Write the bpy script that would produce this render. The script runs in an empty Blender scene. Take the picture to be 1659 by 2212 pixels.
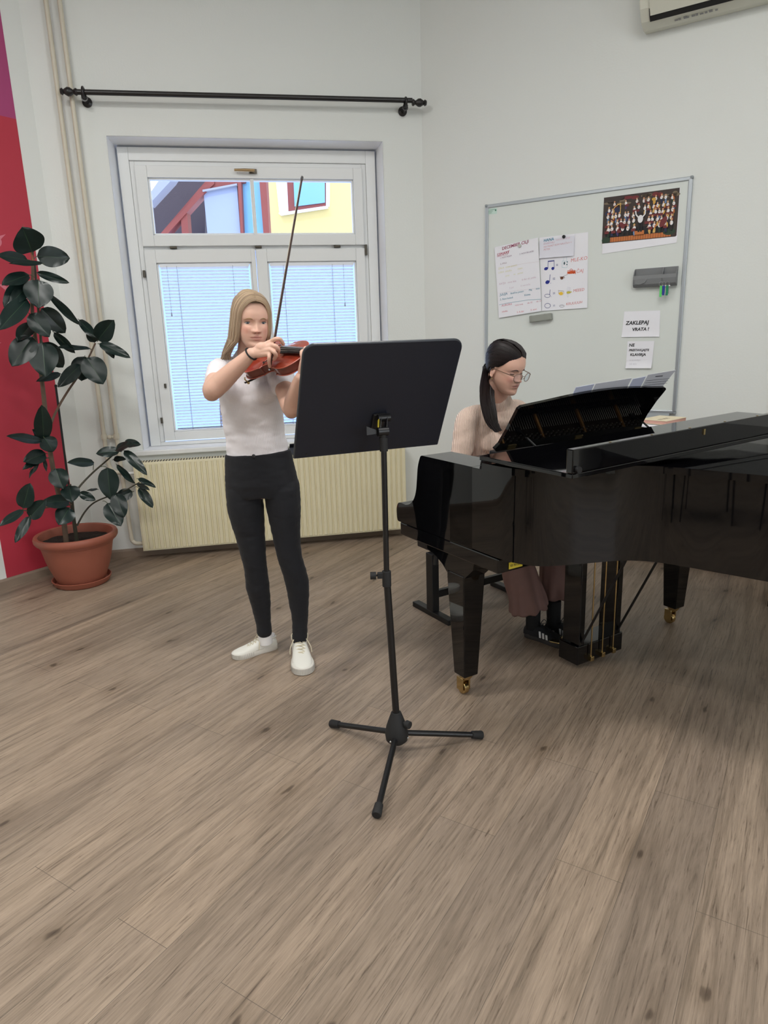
import bpy, bmesh, math, random
from mathutils import Vector, Matrix, noise
random.seed(7)
SC = bpy.context.scene
COL = SC.collection
V = Vector
rad = math.radians
# ---------------------------------------------------------------- camera model
FPX, PITCH, ROLL, CAMZ = 1484.0, rad(14.35), rad(-1.85), 1.5
CXP, CYP = 829.5, 1106.0
c_, s_ = math.cos(PITCH), math.sin(PITCH)
fwd = V((0, c_, -s_)); up0 = V((0, s_, c_)); rt0 = V((1, 0, 0))
cr, sr = math.cos(ROLL), math.sin(ROLL)
RT = cr*rt0 + sr*up0; UP = -sr*rt0 + cr*up0
CAM = V((0, 0, CAMZ))
def ray(px, py): return fwd + (px-CXP)/FPX*RT - (py-CYP)/FPX*UP
def P(px, py, Y):                 # point seen at a pixel, at a given distance into the room
    d = ray(px, py); return CAM + d*(Y/d.y)
def FL(px, py, z=0.0):            # point seen at a pixel, at a given height
    d = ray(px, py); return CAM + d*((z-CAMZ)/d.z)
cd = bpy.data.cameras.new('camera'); cam = bpy.data.objects.new('camera', cd); COL.objects.link(cam)
cd.sensor_fit = 'HORIZONTAL'; cd.sensor_width = 36.0; cd.lens = 36.0*FPX/1659.0
cd.clip_start = 0.05; cd.clip_end = 200
cam.matrix_world = Matrix(((RT.x, UP.x, -fwd.x, CAM.x), (RT.y, UP.y, -fwd.y, CAM.y), (RT.z, UP.z, -fwd.z, CAM.z), (0, 0, 0, 1)))
SC.camera = cam
SC.view_settings.view_transform = 'Standard'; SC.view_settings.look = 'None'
SC.view_settings.gamma = 1.0; SC.view_settings.use_curve_mapping = False
SC.view_settings.exposure = 0.0
# ---------------------------------------------------------------- materials
def lin(c):
    def f(v):
        v /= 255.0
        return v/12.92 if v <= .04045 else ((v+.055)/1.055)**2.4
    return (f(c[0]), f(c[1]), f(c[2]), 1.0)
MATS = {}
def mat(name, rgb, rough=.5, metal=0.0, coat=0.0, noise_amt=0.0, nscale=8.0, bump=0.0, bscale=60.0, spec=None, sss=0.0, sheen=0.0, cscale=None):
    if name in MATS: return MATS[name]
    m = bpy.data.materials.new(name); m.use_nodes = True
    nt = m.node_tree; b = nt.nodes['Principled BSDF']
    col = lin(rgb)
    b.inputs['Base Color'].default_value = col
    b.inputs['Roughness'].default_value = rough; b.inputs['Metallic'].default_value = metal
    b.inputs['Coat Weight'].default_value = coat; b.inputs['Coat Roughness'].default_value = .03
    if spec is not None: b.inputs['Specular IOR Level'].default_value = spec
    if sss:
        b.inputs['Subsurface Weight'].default_value = sss; b.inputs['Subsurface Scale'].default_value = .01
        b.inputs['Subsurface Radius'].default_value = (1, .4, .25)
    if sheen: b.inputs['Sheen Weight'].default_value = sheen
    tc = nt.nodes.new('ShaderNodeTexCoord')
    n = nt.nodes.new('ShaderNodeTexNoise'); n.inputs['Scale'].default_value = nscale; n.inputs['Detail'].default_value = 4
    nt.links.new(tc.outputs['Object'], n.inputs['Vector'])
    mx = nt.nodes.new('ShaderNodeMix'); mx.data_type = 'RGBA'
    a = max(noise_amt, .012)
    mx.inputs['A'].default_value = (col[0]*(1-a), col[1]*(1-a), col[2]*(1-a), 1)
    mx.inputs['B'].default_value = (min(1, col[0]*(1+a)), min(1, col[1]*(1+a)), min(1, col[2]*(1+a)), 1)
    nt.links.new(n.outputs['Fac'], mx.inputs['Factor']); nt.links.new(mx.outputs['Result'], b.inputs['Base Color'])
    if bump:
        n2 = nt.nodes.new('ShaderNodeTexNoise'); n2.inputs['Scale'].default_value = bscale; n2.inputs['Detail'].default_value = 3
        nt.links.new(tc.outputs['Object'], n2.inputs['Vector'])
        bp = nt.nodes.new('ShaderNodeBump'); bp.inputs['Strength'].default_value = bump; bp.inputs['Distance'].default_value = .01
        nt.links.new(n2.outputs['Fac'], bp.inputs['Height']); nt.links.new(bp.outputs['Normal'], b.inputs['Normal'])
    MATS[name] = m
    return m
def attr_mat(name, rough=.5, sss=0.0, bump=0.0, bscale=200., spec=None, stretch=None):
    if name in MATS: return MATS[name]
    m = bpy.data.materials.new(name); m.use_nodes = True
    nt = m.node_tree; b = nt.nodes['Principled BSDF']; b.inputs['Roughness'].default_value = rough
    a = nt.nodes.new('ShaderNodeVertexColor'); a.layer_name = 'Col'
    nt.links.new(a.outputs['Color'], b.inputs['Base Color'])
    if spec is not None: b.inputs['Specular IOR Level'].default_value = spec
    if sss:
        b.inputs['Subsurface Weight'].default_value = sss; b.inputs['Subsurface Scale'].default_value = .01
        b.inputs['Subsurface Radius'].default_value = (1, .35, .2)
    if bump:
        tc = nt.nodes.new('ShaderNodeTexCoord')
        n2 = nt.nodes.new('ShaderNodeTexNoise'); n2.inputs['Scale'].default_value = bscale
        nt.links.new(tc.outputs['Object'], n2.inputs['Vector'])
        bp = nt.nodes.new('ShaderNodeBump'); bp.inputs['Strength'].default_value = bump; bp.inputs['Distance'].default_value = .004
        nt.links.new(n2.outputs['Fac'], bp.inputs['Height']); nt.links.new(bp.outputs['Normal'], b.inputs['Normal'])
    MATS[name] = m
    return m
def rib_mat(name, rgb, scale, depth=.5, rough=.85, rotz=0.0, dk_=.78):
    m = bpy.data.materials.new(name); m.use_nodes = True
    nt = m.node_tree; b = nt.nodes['Principled BSDF']; b.inputs['Roughness'].default_value = rough
    col = lin(rgb)
    b.inputs['Sheen Weight'].default_value = .15
    tc = nt.nodes.new('ShaderNodeTexCoord'); mp = nt.nodes.new('ShaderNodeMapping'); mp.inputs['Rotation'].default_value = (0, 0, rotz)
    nt.links.new(tc.outputs['Object'], mp.inputs['Vector'])
    w = nt.nodes.new('ShaderNodeTexWave'); w.wave_type = 'BANDS'; w.bands_direction = 'X'; w.inputs['Scale'].default_value = scale
    w.inputs['Distortion'].default_value = .25; w.inputs['Detail'].default_value = 1
    nt.links.new(mp.outputs['Vector'], w.inputs['Vector'])
    mx = nt.nodes.new('ShaderNodeMix'); mx.data_type = 'RGBA'
    mx.inputs['A'].default_value = (col[0]*dk_, col[1]*(dk_-.03), col[2]*(dk_-.04), 1); mx.inputs['B'].default_value = col
    nt.links.new(w.outputs['Fac'], mx.inputs['Factor']); nt.links.new(mx.outputs['Result'], b.inputs['Base Color'])
    bp = nt.nodes.new('ShaderNodeBump'); bp.inputs['Strength'].default_value = depth; bp.inputs['Distance'].default_value = .003
    nt.links.new(w.outputs['Fac'], bp.inputs['Height']); nt.links.new(bp.outputs['Normal'], b.inputs['Normal'])
    MATS[name] = m
    return m
# ---------------------------------------------------------------- mesh builder
class MB:
    def __init__(s): s.v = []; s.f = []; s.m = []; s.sm = []
    def add(s, verts, faces, mi=0, smooth=False):
        o = len(s.v); s.v += [V(p) for p in verts]
        for f in faces: s.f.append(tuple(i+o for i in f)); s.m.append(mi); s.sm.append(smooth)
        return s
    def box(s, c, size, M=None, mi=0):
        x, y, z = size[0]/2, size[1]/2, size[2]/2
        vs = [V((sx*x, sy*y, sz*z)) for sz in (-1, 1) for sy in (-1, 1) for sx in (-1, 1)]
        if M is not None: vs = [M @ p for p in vs]
        vs = [p+V(c) for p in vs]
        return s.add(vs, [(0, 2, 3, 1), (4, 5, 7, 6), (0, 1, 5, 4), (2, 6, 7, 3), (0, 4, 6, 2), (1, 3, 7, 5)], mi)
    def bb(s, x0, x1, y0, y1, z0, z1, mi=0):
        return s.box(((x0+x1)/2, (y0+y1)/2, (z0+z1)/2), (abs(x1-x0), abs(y1-y0), abs(z1-z0)), None, mi)
    def loft(s, rings, mi=0, caps=True, closed=True, smooth=True):
        n = len(rings[0]); o = len(s.v); vs = [p for r in rings for p in r]; fs = []
        for i in range(len(rings)-1):
            for j in range(n if closed else n-1):
                k = (j+1) % n
                fs.append((i*n+j, i*n+k, (i+1)*n+k, (i+1)*n+j))
        s.add(vs, fs, mi, smooth)
        if caps and closed:
            s.f.append(tuple(o+j for j in range(n))[::-1]); s.m.append(mi); s.sm.append(False)
            s.f.append(tuple(o+(len(rings)-1)*n+j for j in range(n))); s.m.append(mi); s.sm.append(False)
        return s
    def tube(s, pts, r, n=10, mi=0, caps=True, ref=None, smooth=True):
        pts = [V(p) for p in pts]; N = len(pts)
        rs = r if isinstance(r, (list, tuple)) else [r]*N
        tang = []
        for i in range(N):
            a = pts[max(0, i-1)]; b = pts[min(N-1, i+1)]
            d = (b-a); tang.append(d.normalized() if d.length > 1e-9 else V((0, 0, 1)))
        u = V(ref) if ref is not None else (V((0, 0, 1)) if abs(tang[0].z) < .9 else V((1, 0, 0)))
        rings = []
        for i in range(N):
            t = tang[i]; u = u - t*u.dot(t)
            if u.length < 1e-6: u = t.orthogonal()
            u.normalize(); w = t.cross(u)
            ra, rb = rs[i] if isinstance(rs[i], (list, tuple)) else (rs[i], rs[i])
            rings.append([pts[i]+u*(math.cos(2*math.pi*j/n)*ra)+w*(math.sin(2*math.pi*j/n)*rb) for j in range(n)])
        return s.loft(rings, mi, caps, True, smooth)
    def lathe(s, prof, n=32, c=(0, 0, 0), mi=0, M=None):
        rings = []
        for r, z in prof:
            ring = [V((math.cos(2*math.pi*j/n)*r, math.sin(2*math.pi*j/n)*r, z)) for j in range(n)]
            if M is not None: ring = [M @ p for p in ring]
            rings.append([p+V(c) for p in ring])
        return s.loft(rings, mi, True)
    def ball(s, c, r, n=16, m=10, M=None, mi=0):
        rx, ry, rz = r if isinstance(r, (list, tuple)) else (r, r, r)
        rings = []
        for i in range(1, m):
            a = math.pi*i/m
            ring = [V((math.cos(2*math.pi*j/n)*math.sin(a)*rx, math.sin(2*math.pi*j/n)*math.sin(a)*ry, -math.cos(a)*rz)) for j in range(n)]
            if M is not None: ring = [M @ p for p in ring]
            rings.append([p+V(c) for p in ring])
        return s.loft(rings, mi, True)
    def prism(s, outline, z0, z1, mi=0, M=None, smooth=False):   # outline xy, extruded in z
        a = [V((p[0], p[1], z0)) for p in outline]; b = [V((p[0], p[1], z1)) for p in outline]
        if M is not None: a = [M @ p for p in a]; b = [M @ p for p in b]
        n = len(a)
        s.add(a+b, [(j, (j+1) % n, n+(j+1) % n, n+j) for j in range(n)], mi, smooth)
        s.add(a, [tuple(range(n))[::-1]], mi); s.add(b, [tuple(range(n))], mi)
        return s
    def build(s, name, mats, parent=None, bevel=0.0, seg=2, sub=0, M=None, colors=None):
        me = bpy.data.meshes.new(name)
        me.from_pydata([tuple(p) for p in s.v], [], s.f); me.update()
        mats = mats if isinstance(mats, (list, tuple)) else [mats]
        for m in mats: me.materials.append(m)
        for p, mi, sm in zip(me.polygons, s.m, s.sm): p.material_index = mi; p.use_smooth = sm
        bm = bmesh.new(); bm.from_mesh(me); bmesh.ops.recalc_face_normals(bm, faces=bm.faces); bm.to_mesh(me); bm.free()
        if any(s.sm): me.set_sharp_from_angle(angle=rad(42))
        if colors:
            ca = me.color_attributes.new('Col', 'FLOAT_COLOR', 'POINT')
            for i, c in enumerate(colors): ca.data[i].color = c
        o = bpy.data.objects.new(name, me); COL.objects.link(o)
        if parent is not None: o.parent = parent
        if M is not None: o.matrix_local = M
        if bevel:
            b = o.modifiers.new('bevel', 'BEVEL'); b.width = bevel; b.segments = seg; b.limit_method = 'ANGLE'; b.angle_limit = rad(35)
        if sub:
            b = o.modifiers.new('sub', 'SUBSURF'); b.levels = sub; b.render_levels = sub
        return o
def tag(o, label, cat=None, group=None, kind=None):
    if label: o['label'] = label
    if cat: o['category'] = cat
    if group: o['group'] = group
    if kind: o['kind'] = kind
    return o
def thing(name, label, cat, M=None, group=None):
    o = bpy.data.objects.new(name, None); COL.objects.link(o); o.empty_display_size = .05
    if M is not None: o.matrix_world = M
    return tag(o, label, cat, group)
def struct(o): o['kind'] = 'structure'; return o
def frame(origin, xdir, zdir=V((0, 0, 1))):
    x = V(xdir).normalized(); z = V(zdir); z = (z - x*z.dot(x)).normalized(); y = z.cross(x)
    o = V(origin)
    return Matrix(((x.x, y.x, z.x, o.x), (x.y, y.y, z.y, o.y), (x.z, y.z, z.z, o.z), (0, 0, 0, 1)))
def smooth_path(pts, k=6):
    pts = [V(p) for p in pts]; out = []
    for i in range(len(pts)-1):
        p0 = pts[max(0, i-1)]; p1 = pts[i]; p2 = pts[i+1]; p3 = pts[min(len(pts)-1, i+2)]
        for j in range(k):
            t = j/k
            out.append(.5*((2*p1)+(p2-p0)*t+(2*p0-5*p1+4*p2-p3)*t*t+(3*p1-p0-3*p2+p3)*t**3))
    out.append(pts[-1]); return out
def lerp_list(rs, k=6):
    out = []
    for i in range(len(rs)-1):
        for j in range(k):
            t = j/k; a, b = rs[i], rs[i+1]
            out.append(tuple(a[q]*(1-t)+b[q]*t for q in range(2)) if isinstance(a, (tuple, list)) else a*(1-t)+b*t)
    out.append(rs[-1]); return out
def text_part(txt, size, M, mt, parent, name='writing', shear=0.0, extrude=.0004, weight=0.0, align='LEFT'):
    cu = bpy.data.curves.new('t', 'FONT'); cu.body = txt; cu.size = size; cu.shear = shear; cu.extrude = extrude; cu.offset = weight
    cu.align_x = align; cu.resolution_u = 3
    o = bpy.data.objects.new('t', cu); COL.objects.link(o)
    dg = bpy.context.evaluated_depsgraph_get()
    me = bpy.data.meshes.new_from_object(o.evaluated_get(dg)); COL.objects.unlink(o)
    bpy.data.objects.remove(o); me.materials.clear(); me.materials.append(mt)
    ob = bpy.data.objects.new(name, me); COL.objects.link(ob); ob.parent = parent; ob.matrix_local = M
    return ob
def vox(mb, voxel, smooth=4, fac=.5):      # one continuous skin out of overlapping volumes
    me = bpy.data.meshes.new('v'); me.from_pydata([tuple(p) for p in mb.v], [], mb.f); me.update()
    bm = bmesh.new(); bm.from_mesh(me); bmesh.ops.recalc_face_normals(bm, faces=bm.faces); bm.to_mesh(me); bm.free()
    o = bpy.data.objects.new('v', me); COL.objects.link(o)
    r = o.modifiers.new('r', 'REMESH'); r.mode = 'VOXEL'; r.voxel_size = voxel; r.use_smooth_shade = True
    if smooth:
        s = o.modifiers.new('s', 'SMOOTH'); s.factor = fac; s.iterations = smooth
    dg = bpy.context.evaluated_depsgraph_get()
    out = bpy.data.meshes.new_from_object(o.evaluated_get(dg)); COL.objects.unlink(o); bpy.data.objects.remove(o)
    for p in out.polygons: p.use_smooth = True
    return out
def link_mesh(name, me, mt, parent=None, colfn=None):
    me.materials.clear(); me.materials.append(mt)
    if colfn:
        ca = me.color_attributes.new('Col', 'FLOAT_COLOR', 'POINT')
        buf = []
        for v in me.vertices: buf += list(colfn(v.co))
        ca.data.foreach_set('color', buf)
    o = bpy.data.objects.new(name, me); COL.objects.link(o)
    if parent is not None: o.parent = parent
    return o
IDN = Matrix.Identity(4)
# ================================================================= THE ROOM
A0, A1, A2 = rad(10.9), rad(-33.5), rad(54.7)
OW = V((-2.002, 4.767, 0)); OB = V((.345, 5.219, 0)); OL = V((-2.488, 4.183, 0))
MW = frame(OW, (math.cos(A0), math.sin(A0), 0))     # window wall: x along it, y outwards, z up
MBD = frame(OB, (math.cos(A1), math.sin(A1), 0))    # whiteboard wall
ML = frame(OL, (math.cos(A2), math.sin(A2), 0))     # red-banner wall
HC = 4.05
wallm = mat('white_wall_paint', (226, 229, 226), .75, noise_amt=.015, nscale=1.5, bump=.06, bscale=90)
whitem = mat('white_gloss_paint', (228, 230, 230), .35, noise_amt=.02, nscale=5)
# --- floor of oak planks
def floor_mat():
    m = bpy.data.materials.new('oak_planks'); m.use_nodes = True; nt = m.node_tree; N = nt.nodes; L = nt.links
    b = N['Principled BSDF']
    tc = N.new('ShaderNodeTexCoord'); mp = N.new('ShaderNodeMapping'); mp.inputs['Rotation'].default_value = (0, 0, rad(-58)); mp.inputs['Location'].default_value = (.35, .07, 0)
    L.new(tc.outputs['Object'], mp.inputs['Vector'])
    br = N.new('ShaderNodeTexBrick'); br.inputs['Scale'].default_value = 1.0; br.inputs['Brick Width'].default_value = 1.25; br.inputs['Row Height'].default_value = .19
    br.inputs['Mortar Size'].default_value = .0008; br.inputs['Mortar Smooth'].default_value = .3; br.offset = .37; br.offset_frequency = 2; br.inputs['Bias'].default_value = 0
    br.inputs['Color1'].default_value = (0, 0, 0, 1); br.inputs['Color2'].default_value = (1, 1, 1, 1); br.inputs['Mortar'].default_value = (.5, .5, .5, 1)
    L.new(mp.outputs['Vector'], br.inputs['Vector'])
    # per-plank offset for grain
    sep = N.new('ShaderNodeSeparateXYZ'); L.new(mp.outputs['Vector'], sep.inputs[0])
    row = N.new('ShaderNodeMath'); row.operation = 'DIVIDE'; row.inputs[1].default_value = .19; L.new(sep.outputs['Y'], row.inputs[0])
    rf = N.new('ShaderNodeMath'); rf.operation = 'FLOOR'; L.new(row.outputs[0], rf.inputs[0])
    ro = N.new('ShaderNodeMath'); ro.operation = 'MULTIPLY'; ro.inputs[1].default_value = 7.31; L.new(rf.outputs[0], ro.inputs[0])
    cb = N.new('ShaderNodeCombineXYZ'); L.new(sep.outputs['X'], cb.inputs['X']); L.new(sep.outputs['Y'], cb.inputs['Y']); L.new(ro.outputs[0], cb.inputs['Z'])
    def noi(sx, sy, sc, det, dist=0.0, rough=.5):
        q = N.new('ShaderNodeMapping'); q.inputs['Scale'].default_value = (sx, sy, 1); L.new(cb.outputs[0], q.inputs['Vector'])
        n = N.new('ShaderNodeTexNoise'); n.inputs['Scale'].default_value = sc; n.inputs['Detail'].default_value = det; n.inputs['Distortion'].default_value = dist
        n.inputs['Roughness'].default_value = rough
        L.new(q.outputs[0], n.inputs['Vector']); return n.outputs['Fac']
    fine = noi(5, 100, 1.6, 6, .7, .7); mid = noi(.8, 13, 1.5, 6, 1.3, .62); big = noi(.45, 2.2, 1.3, 2)
    def ramp(fac, stops):
        r = N.new('ShaderNodeValToRGB'); L.new(fac, r.inputs['Fac']); e = r.color_ramp.elements
        e[0].position, e[0].color = stops[0]; e[1].position, e[1].color = stops[-1]
        for p, c in stops[1:-1]:
            x = e.new(p); x.color = c
        return r.outputs['Color']
    base = ramp(mid, [(.27, lin((115, 102, 88))), (.44, lin((144, 128, 112))), (.57, lin((160, 143, 126))), (.75, lin((135, 120, 106)))])
    def mixc(kind, fac, a, b2):
        x = N.new('ShaderNodeMix'); x.data_type = 'RGBA'; x.blend_type = kind
        if isinstance(fac, float): x.inputs['Factor'].default_value = fac
        else: L.new(fac, x.inputs['Factor'])
        L.new(a, x.inputs['A'])
        if isinstance(b2, tuple): x.inputs['B'].default_value = b2
        else: L.new(b2, x.inputs['B'])
        return x.outputs['Result']
    g = ramp(fine, [(.32, (.38, .35, .33, 1)), (.44, (.90, .90, .90, 1)), (.7, (1.2, 1.2, 1.2, 1))])
    c = mixc('MULTIPLY', .9, base, g)
    bg = ramp(big, [(.3, (.74, .73, .73, 1)), (.65, (1.1, 1.08, 1.05, 1))])
    c = mixc('MULTIPLY', .9, c, bg)
    pl = ramp(br.outputs['Color'], [(0.0, (.92, .92, .93, 1)), (1.0, (1.05, 1.03, 1.01, 1))])
    c = mixc('MULTIPLY', .8, c, pl)
    # knots
    q = N.new('ShaderNodeMapping'); q.inputs['Scale'].default_value = (1.15, 2.9, 1); L.new(cb.outputs[0], q.inputs['Vector'])
    vo = N.new('ShaderNodeTexVoronoi'); vo.inputs['Scale'].default_value = 1.0; vo.feature = 'F1'; vo.voronoi_dimensions = '2D'; dn = N.new('ShaderNodeTexNoise'); dn.inputs['Scale'].default_value = 6; dn.inputs['Detail'].default_value = 3; L.new(q.outputs[0], dn.inputs['Vector'])
    va = N.new('ShaderNodeVectorMath'); va.operation = 'MULTIPLY_ADD'; va.inputs[1].default_value = (.12, .16, 0); L.new(dn.outputs['Color'], va.inputs[0]); L.new(q.outputs[0], va.inputs[2]); L.new(va.outputs[0], vo.inputs['Vector'])
    k = ramp(vo.outputs['Distance'], [(.0, (.2, .18, .16, 1)), (.018, (.32, .29, .26, 1)), (.032, (.72, .70, .67, 1)), (.10, (.88, .87, .86, 1)), (.24, (1, 1, 1, 1))])
    c = mixc('MULTIPLY', .9, c, k)
    c = mixc('MIX', br.outputs['Fac'], c, lin((92, 82, 72)))
    L.new(c, b.inputs['Base Color'])
    rr = N.new('ShaderNodeMapRange'); rr.inputs['To Min'].default_value = .42; rr.inputs['To Max'].default_value = .6; L.new(fine, rr.inputs['Value']); L.new(rr.outputs[0], b.inputs['Roughness'])
    b.inputs['Specular IOR Level'].default_value = .4
    bp = N.new('ShaderNodeBump'); bp.inputs['Strength'].default_value = .25; bp.inputs['Distance'].default_value = .002
    L.new(fine, bp.inputs['Height']); L.new(bp.outputs['Normal'], b.inputs['Normal'])
    MATS['oak'] = m; return m
oak = floor_mat()
# room corner points
def pw(M, x, y=0, z=0): return M @ V((x, y, z))
cL = pw(MW, -.085); cR = OB.copy()
eL = pw(ML, -7.0); eR = pw(MBD, 2.95)
poly = [cL, cR, eR, V((eR.x+1.2, 1.0, 0)), V((3.9, -3.6, 0)), V((eL.x, -3.6, 0)), eL]
fb = MB(); n = len(poly)
ext = [V((p.x*1.25, p.y*1.12+.0, 0)) for p in poly]
fb.add([V((-8, -5, 0)), V((6, -5, 0)), V((6, 5.9, 0)), V((-8, 5.9, 0)), V((-8, -5, -.1)), V((6, -5, -.1)), V((6, 5.9, -.1)), V((-8, 5.9, -.1))],
       [(0, 1, 2, 3), (7, 6, 5, 4), (0, 4, 5, 1), (1, 5, 6, 2), (2, 6, 7, 3), (3, 7, 4, 0)])
struct(fb.build('floor', oak))
cb_ = MB().bb(-8, 6, -5, 5.9, HC, HC+.2)
struct(cb_.build('ceiling', mat('ceiling_paint', (232, 233, 230), .8)))
def wall_seg(name, a, b, th=.25):
    d = (b-a); Mx = frame(a, d); m = MB().bb(0, d.length, 0, th, 0, HC)
    o = m.build(name, wallm); o.matrix_world = Mx; return struct(o)
# walls go clockwise so that local +y points outwards
# window wall, with a splayed opening
U0, U1, Z0, Z1 = .324, 2.111, .745, 2.785
u0, u1, z0, z1, DD, TH = .355, 2.084, .775, 2.762, .15, .30
wb = MB(); Lw = (cR-cL).length; xa, xb = -.085, -.085+Lw
wb.bb(xa-.3, U0, 0, TH, 0, HC); wb.bb(U1, xb+.25, 0, TH, 0, HC); wb.bb(U0, U1, 0, TH, 0, Z0); wb.bb(U0, U1, 0, TH, Z1, HC)
ow = wb.build('wall_front', wallm); ow.matrix_world = MW; struct(ow)
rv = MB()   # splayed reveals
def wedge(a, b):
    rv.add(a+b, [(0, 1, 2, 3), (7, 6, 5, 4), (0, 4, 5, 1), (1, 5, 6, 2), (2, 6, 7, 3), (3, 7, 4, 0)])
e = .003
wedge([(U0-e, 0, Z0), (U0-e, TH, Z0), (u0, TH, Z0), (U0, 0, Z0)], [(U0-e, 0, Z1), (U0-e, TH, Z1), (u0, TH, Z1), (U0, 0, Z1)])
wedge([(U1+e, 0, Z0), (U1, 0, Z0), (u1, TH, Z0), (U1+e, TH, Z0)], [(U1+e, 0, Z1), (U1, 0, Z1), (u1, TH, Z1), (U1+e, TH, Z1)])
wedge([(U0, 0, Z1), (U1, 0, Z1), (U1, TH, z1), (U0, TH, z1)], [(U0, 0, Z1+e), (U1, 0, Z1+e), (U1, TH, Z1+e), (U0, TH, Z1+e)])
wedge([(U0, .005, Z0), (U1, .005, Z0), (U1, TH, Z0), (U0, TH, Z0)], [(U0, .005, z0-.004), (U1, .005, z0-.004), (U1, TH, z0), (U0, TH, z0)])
o = rv.build('reveal', mat('reveal_daylight_tint', (246, 248, 252), .6), ow)  # colour brightened and blued beyond the walls to imitate window daylight
# board wall ends at a door casing, then goes on
struct(wall_seg('wall_right', cR, eR))
wall_seg('wall_side', eR, V((eR.x+1.2, 1.0, 0))); 
# rear wall with two tall windows (the daylight that fills the room)
def rear(a, b, wins, nm='wall_back'):
    d = b-a; Mx = frame(a, d); m = MB(); x = 0
    for (p, q, zb, zt) in wins:
        m.bb(x, p, 0, .3, 0, HC); m.bb(p, q, 0, .3, 0, zb); m.bb(p, q, 0, .3, zt, HC); x = q
    m.bb(x, d.length, 0, .3, 0, HC)
    o = m.build(nm, wallm); o.matrix_world = Mx; struct(o); return Mx
rear(V((3.9, -3.6, 0)), V((eL.x, -3.6, 0)), [])
RW = rear(V((eR.x+1.2, 1.0, 0)), V((3.9, -3.6, 0)), [(2.2, 4.0, .9, 3.0)], 'wall_side_rear')
for i, (p, q) in enumerate([(2.2, 4.0)]):
    m = MB()
    for (a, b, c, d2) in [(p, p+.08, .9, 3.0), (q-.08, q, .9, 3.0), (p, q, .9, .98), (p, q, 2.92, 3.0), ((p+q)/2-.04, (p+q)/2+.04, .9, 3.0), (p, q, 2.3, 2.37)]:
        m.bb(a, b, .1, .17, c, d2)
    o = m.build('window_%d' % (i+2), whitem); o.matrix_world = RW; struct(o)
struct(wall_seg('wall_left', eL, cL))
# baseboards (same oak decor as the floor)
bbm = mat('oak_baseboard', (140, 123, 108), .5, noise_amt=.12, nscale=14)
def baseboard(name, M, x0, x1):
    m = MB(); prof = [(0, 0), (-.014, 0), (-.014, .045), (-.008, .058), (0, .06)]
    r0 = [V((x0, y, z)) for y, z in prof]; r1 = [V((x1, y, z)) for y, z in prof]
    m.loft([r0, r1], smooth=False); o = m.build(name, bbm); o.matrix_world = M; struct(o)
baseboard('baseboard_front', MW, xa, xb); baseboard('baseboard_right', MBD, 0, 2.28)
baseboard('baseboard_left', ML, -6.9, (cL-OL).length)
# --- red banner foil with pink birds on the left wall
def mural():
    m = MB(); m.bb(.053, .572, -.004, -.001, .06, 2.845, 0)
    m.bb(.053, .572, -.004, -.001, 2.845, 4.0, 1)
    red = mat('red_foil', (180, 50, 68), .55, noise_amt=.03, nscale=3)
    pur = mat('magenta_foil', (166, 66, 116), .55, noise_amt=.04, nscale=3)
    o = m.build('wall_decal', [red, pur]); o.matrix_world = ML
    tag(o, 'tall red and magenta wall decal strip behind the potted rubber plant', 'wall decal')
    pk = mat('pink_foil', (214, 120, 136), .6)
    def bird(x, z, s, flip=1):
        b = MB(); pts = []
        for a in range(24):
            t = 2*math.pi*a/24; pts.append((x+flip*s*.5*math.cos(t), z+s*.36*math.sin(t)))
        M = Matrix(((1, 0, 0, 0), (0, 0, -1, 0), (0, 1, 0, 0), (0, 0, 0, 1)))
        b.prism(pts, .0045, .0055, M=M)
        b.prism([(x+flip*s*.42, z+s*.16), (x+flip*s*.7, z+s*.3), (x+flip*s*.3, z+s*.32)], .0045, .0055, M=M)
        b.prism([(x-flip*s*.42, z+.05*s), (x-flip*s*.75, z+s*.35), (x-flip*s*.3, z+s*.2)], .0045, .0055, M=M)
        for q in (-.08, .1): b.prism([(x+q*s, z-s*.34), (x+q*s+.012*s*3, z-s*.34), (x+q*s+.012*s*3, z-s*.6), (x+q*s, z-s*.6)], .0045, .0055, M=M)
        b.build('bird_print', pk, o)
    bird(.42, 1.83, .17); bird(.30, 2.13, .13, -1); bird(.18, 1.5, .12)
mural()
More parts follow.
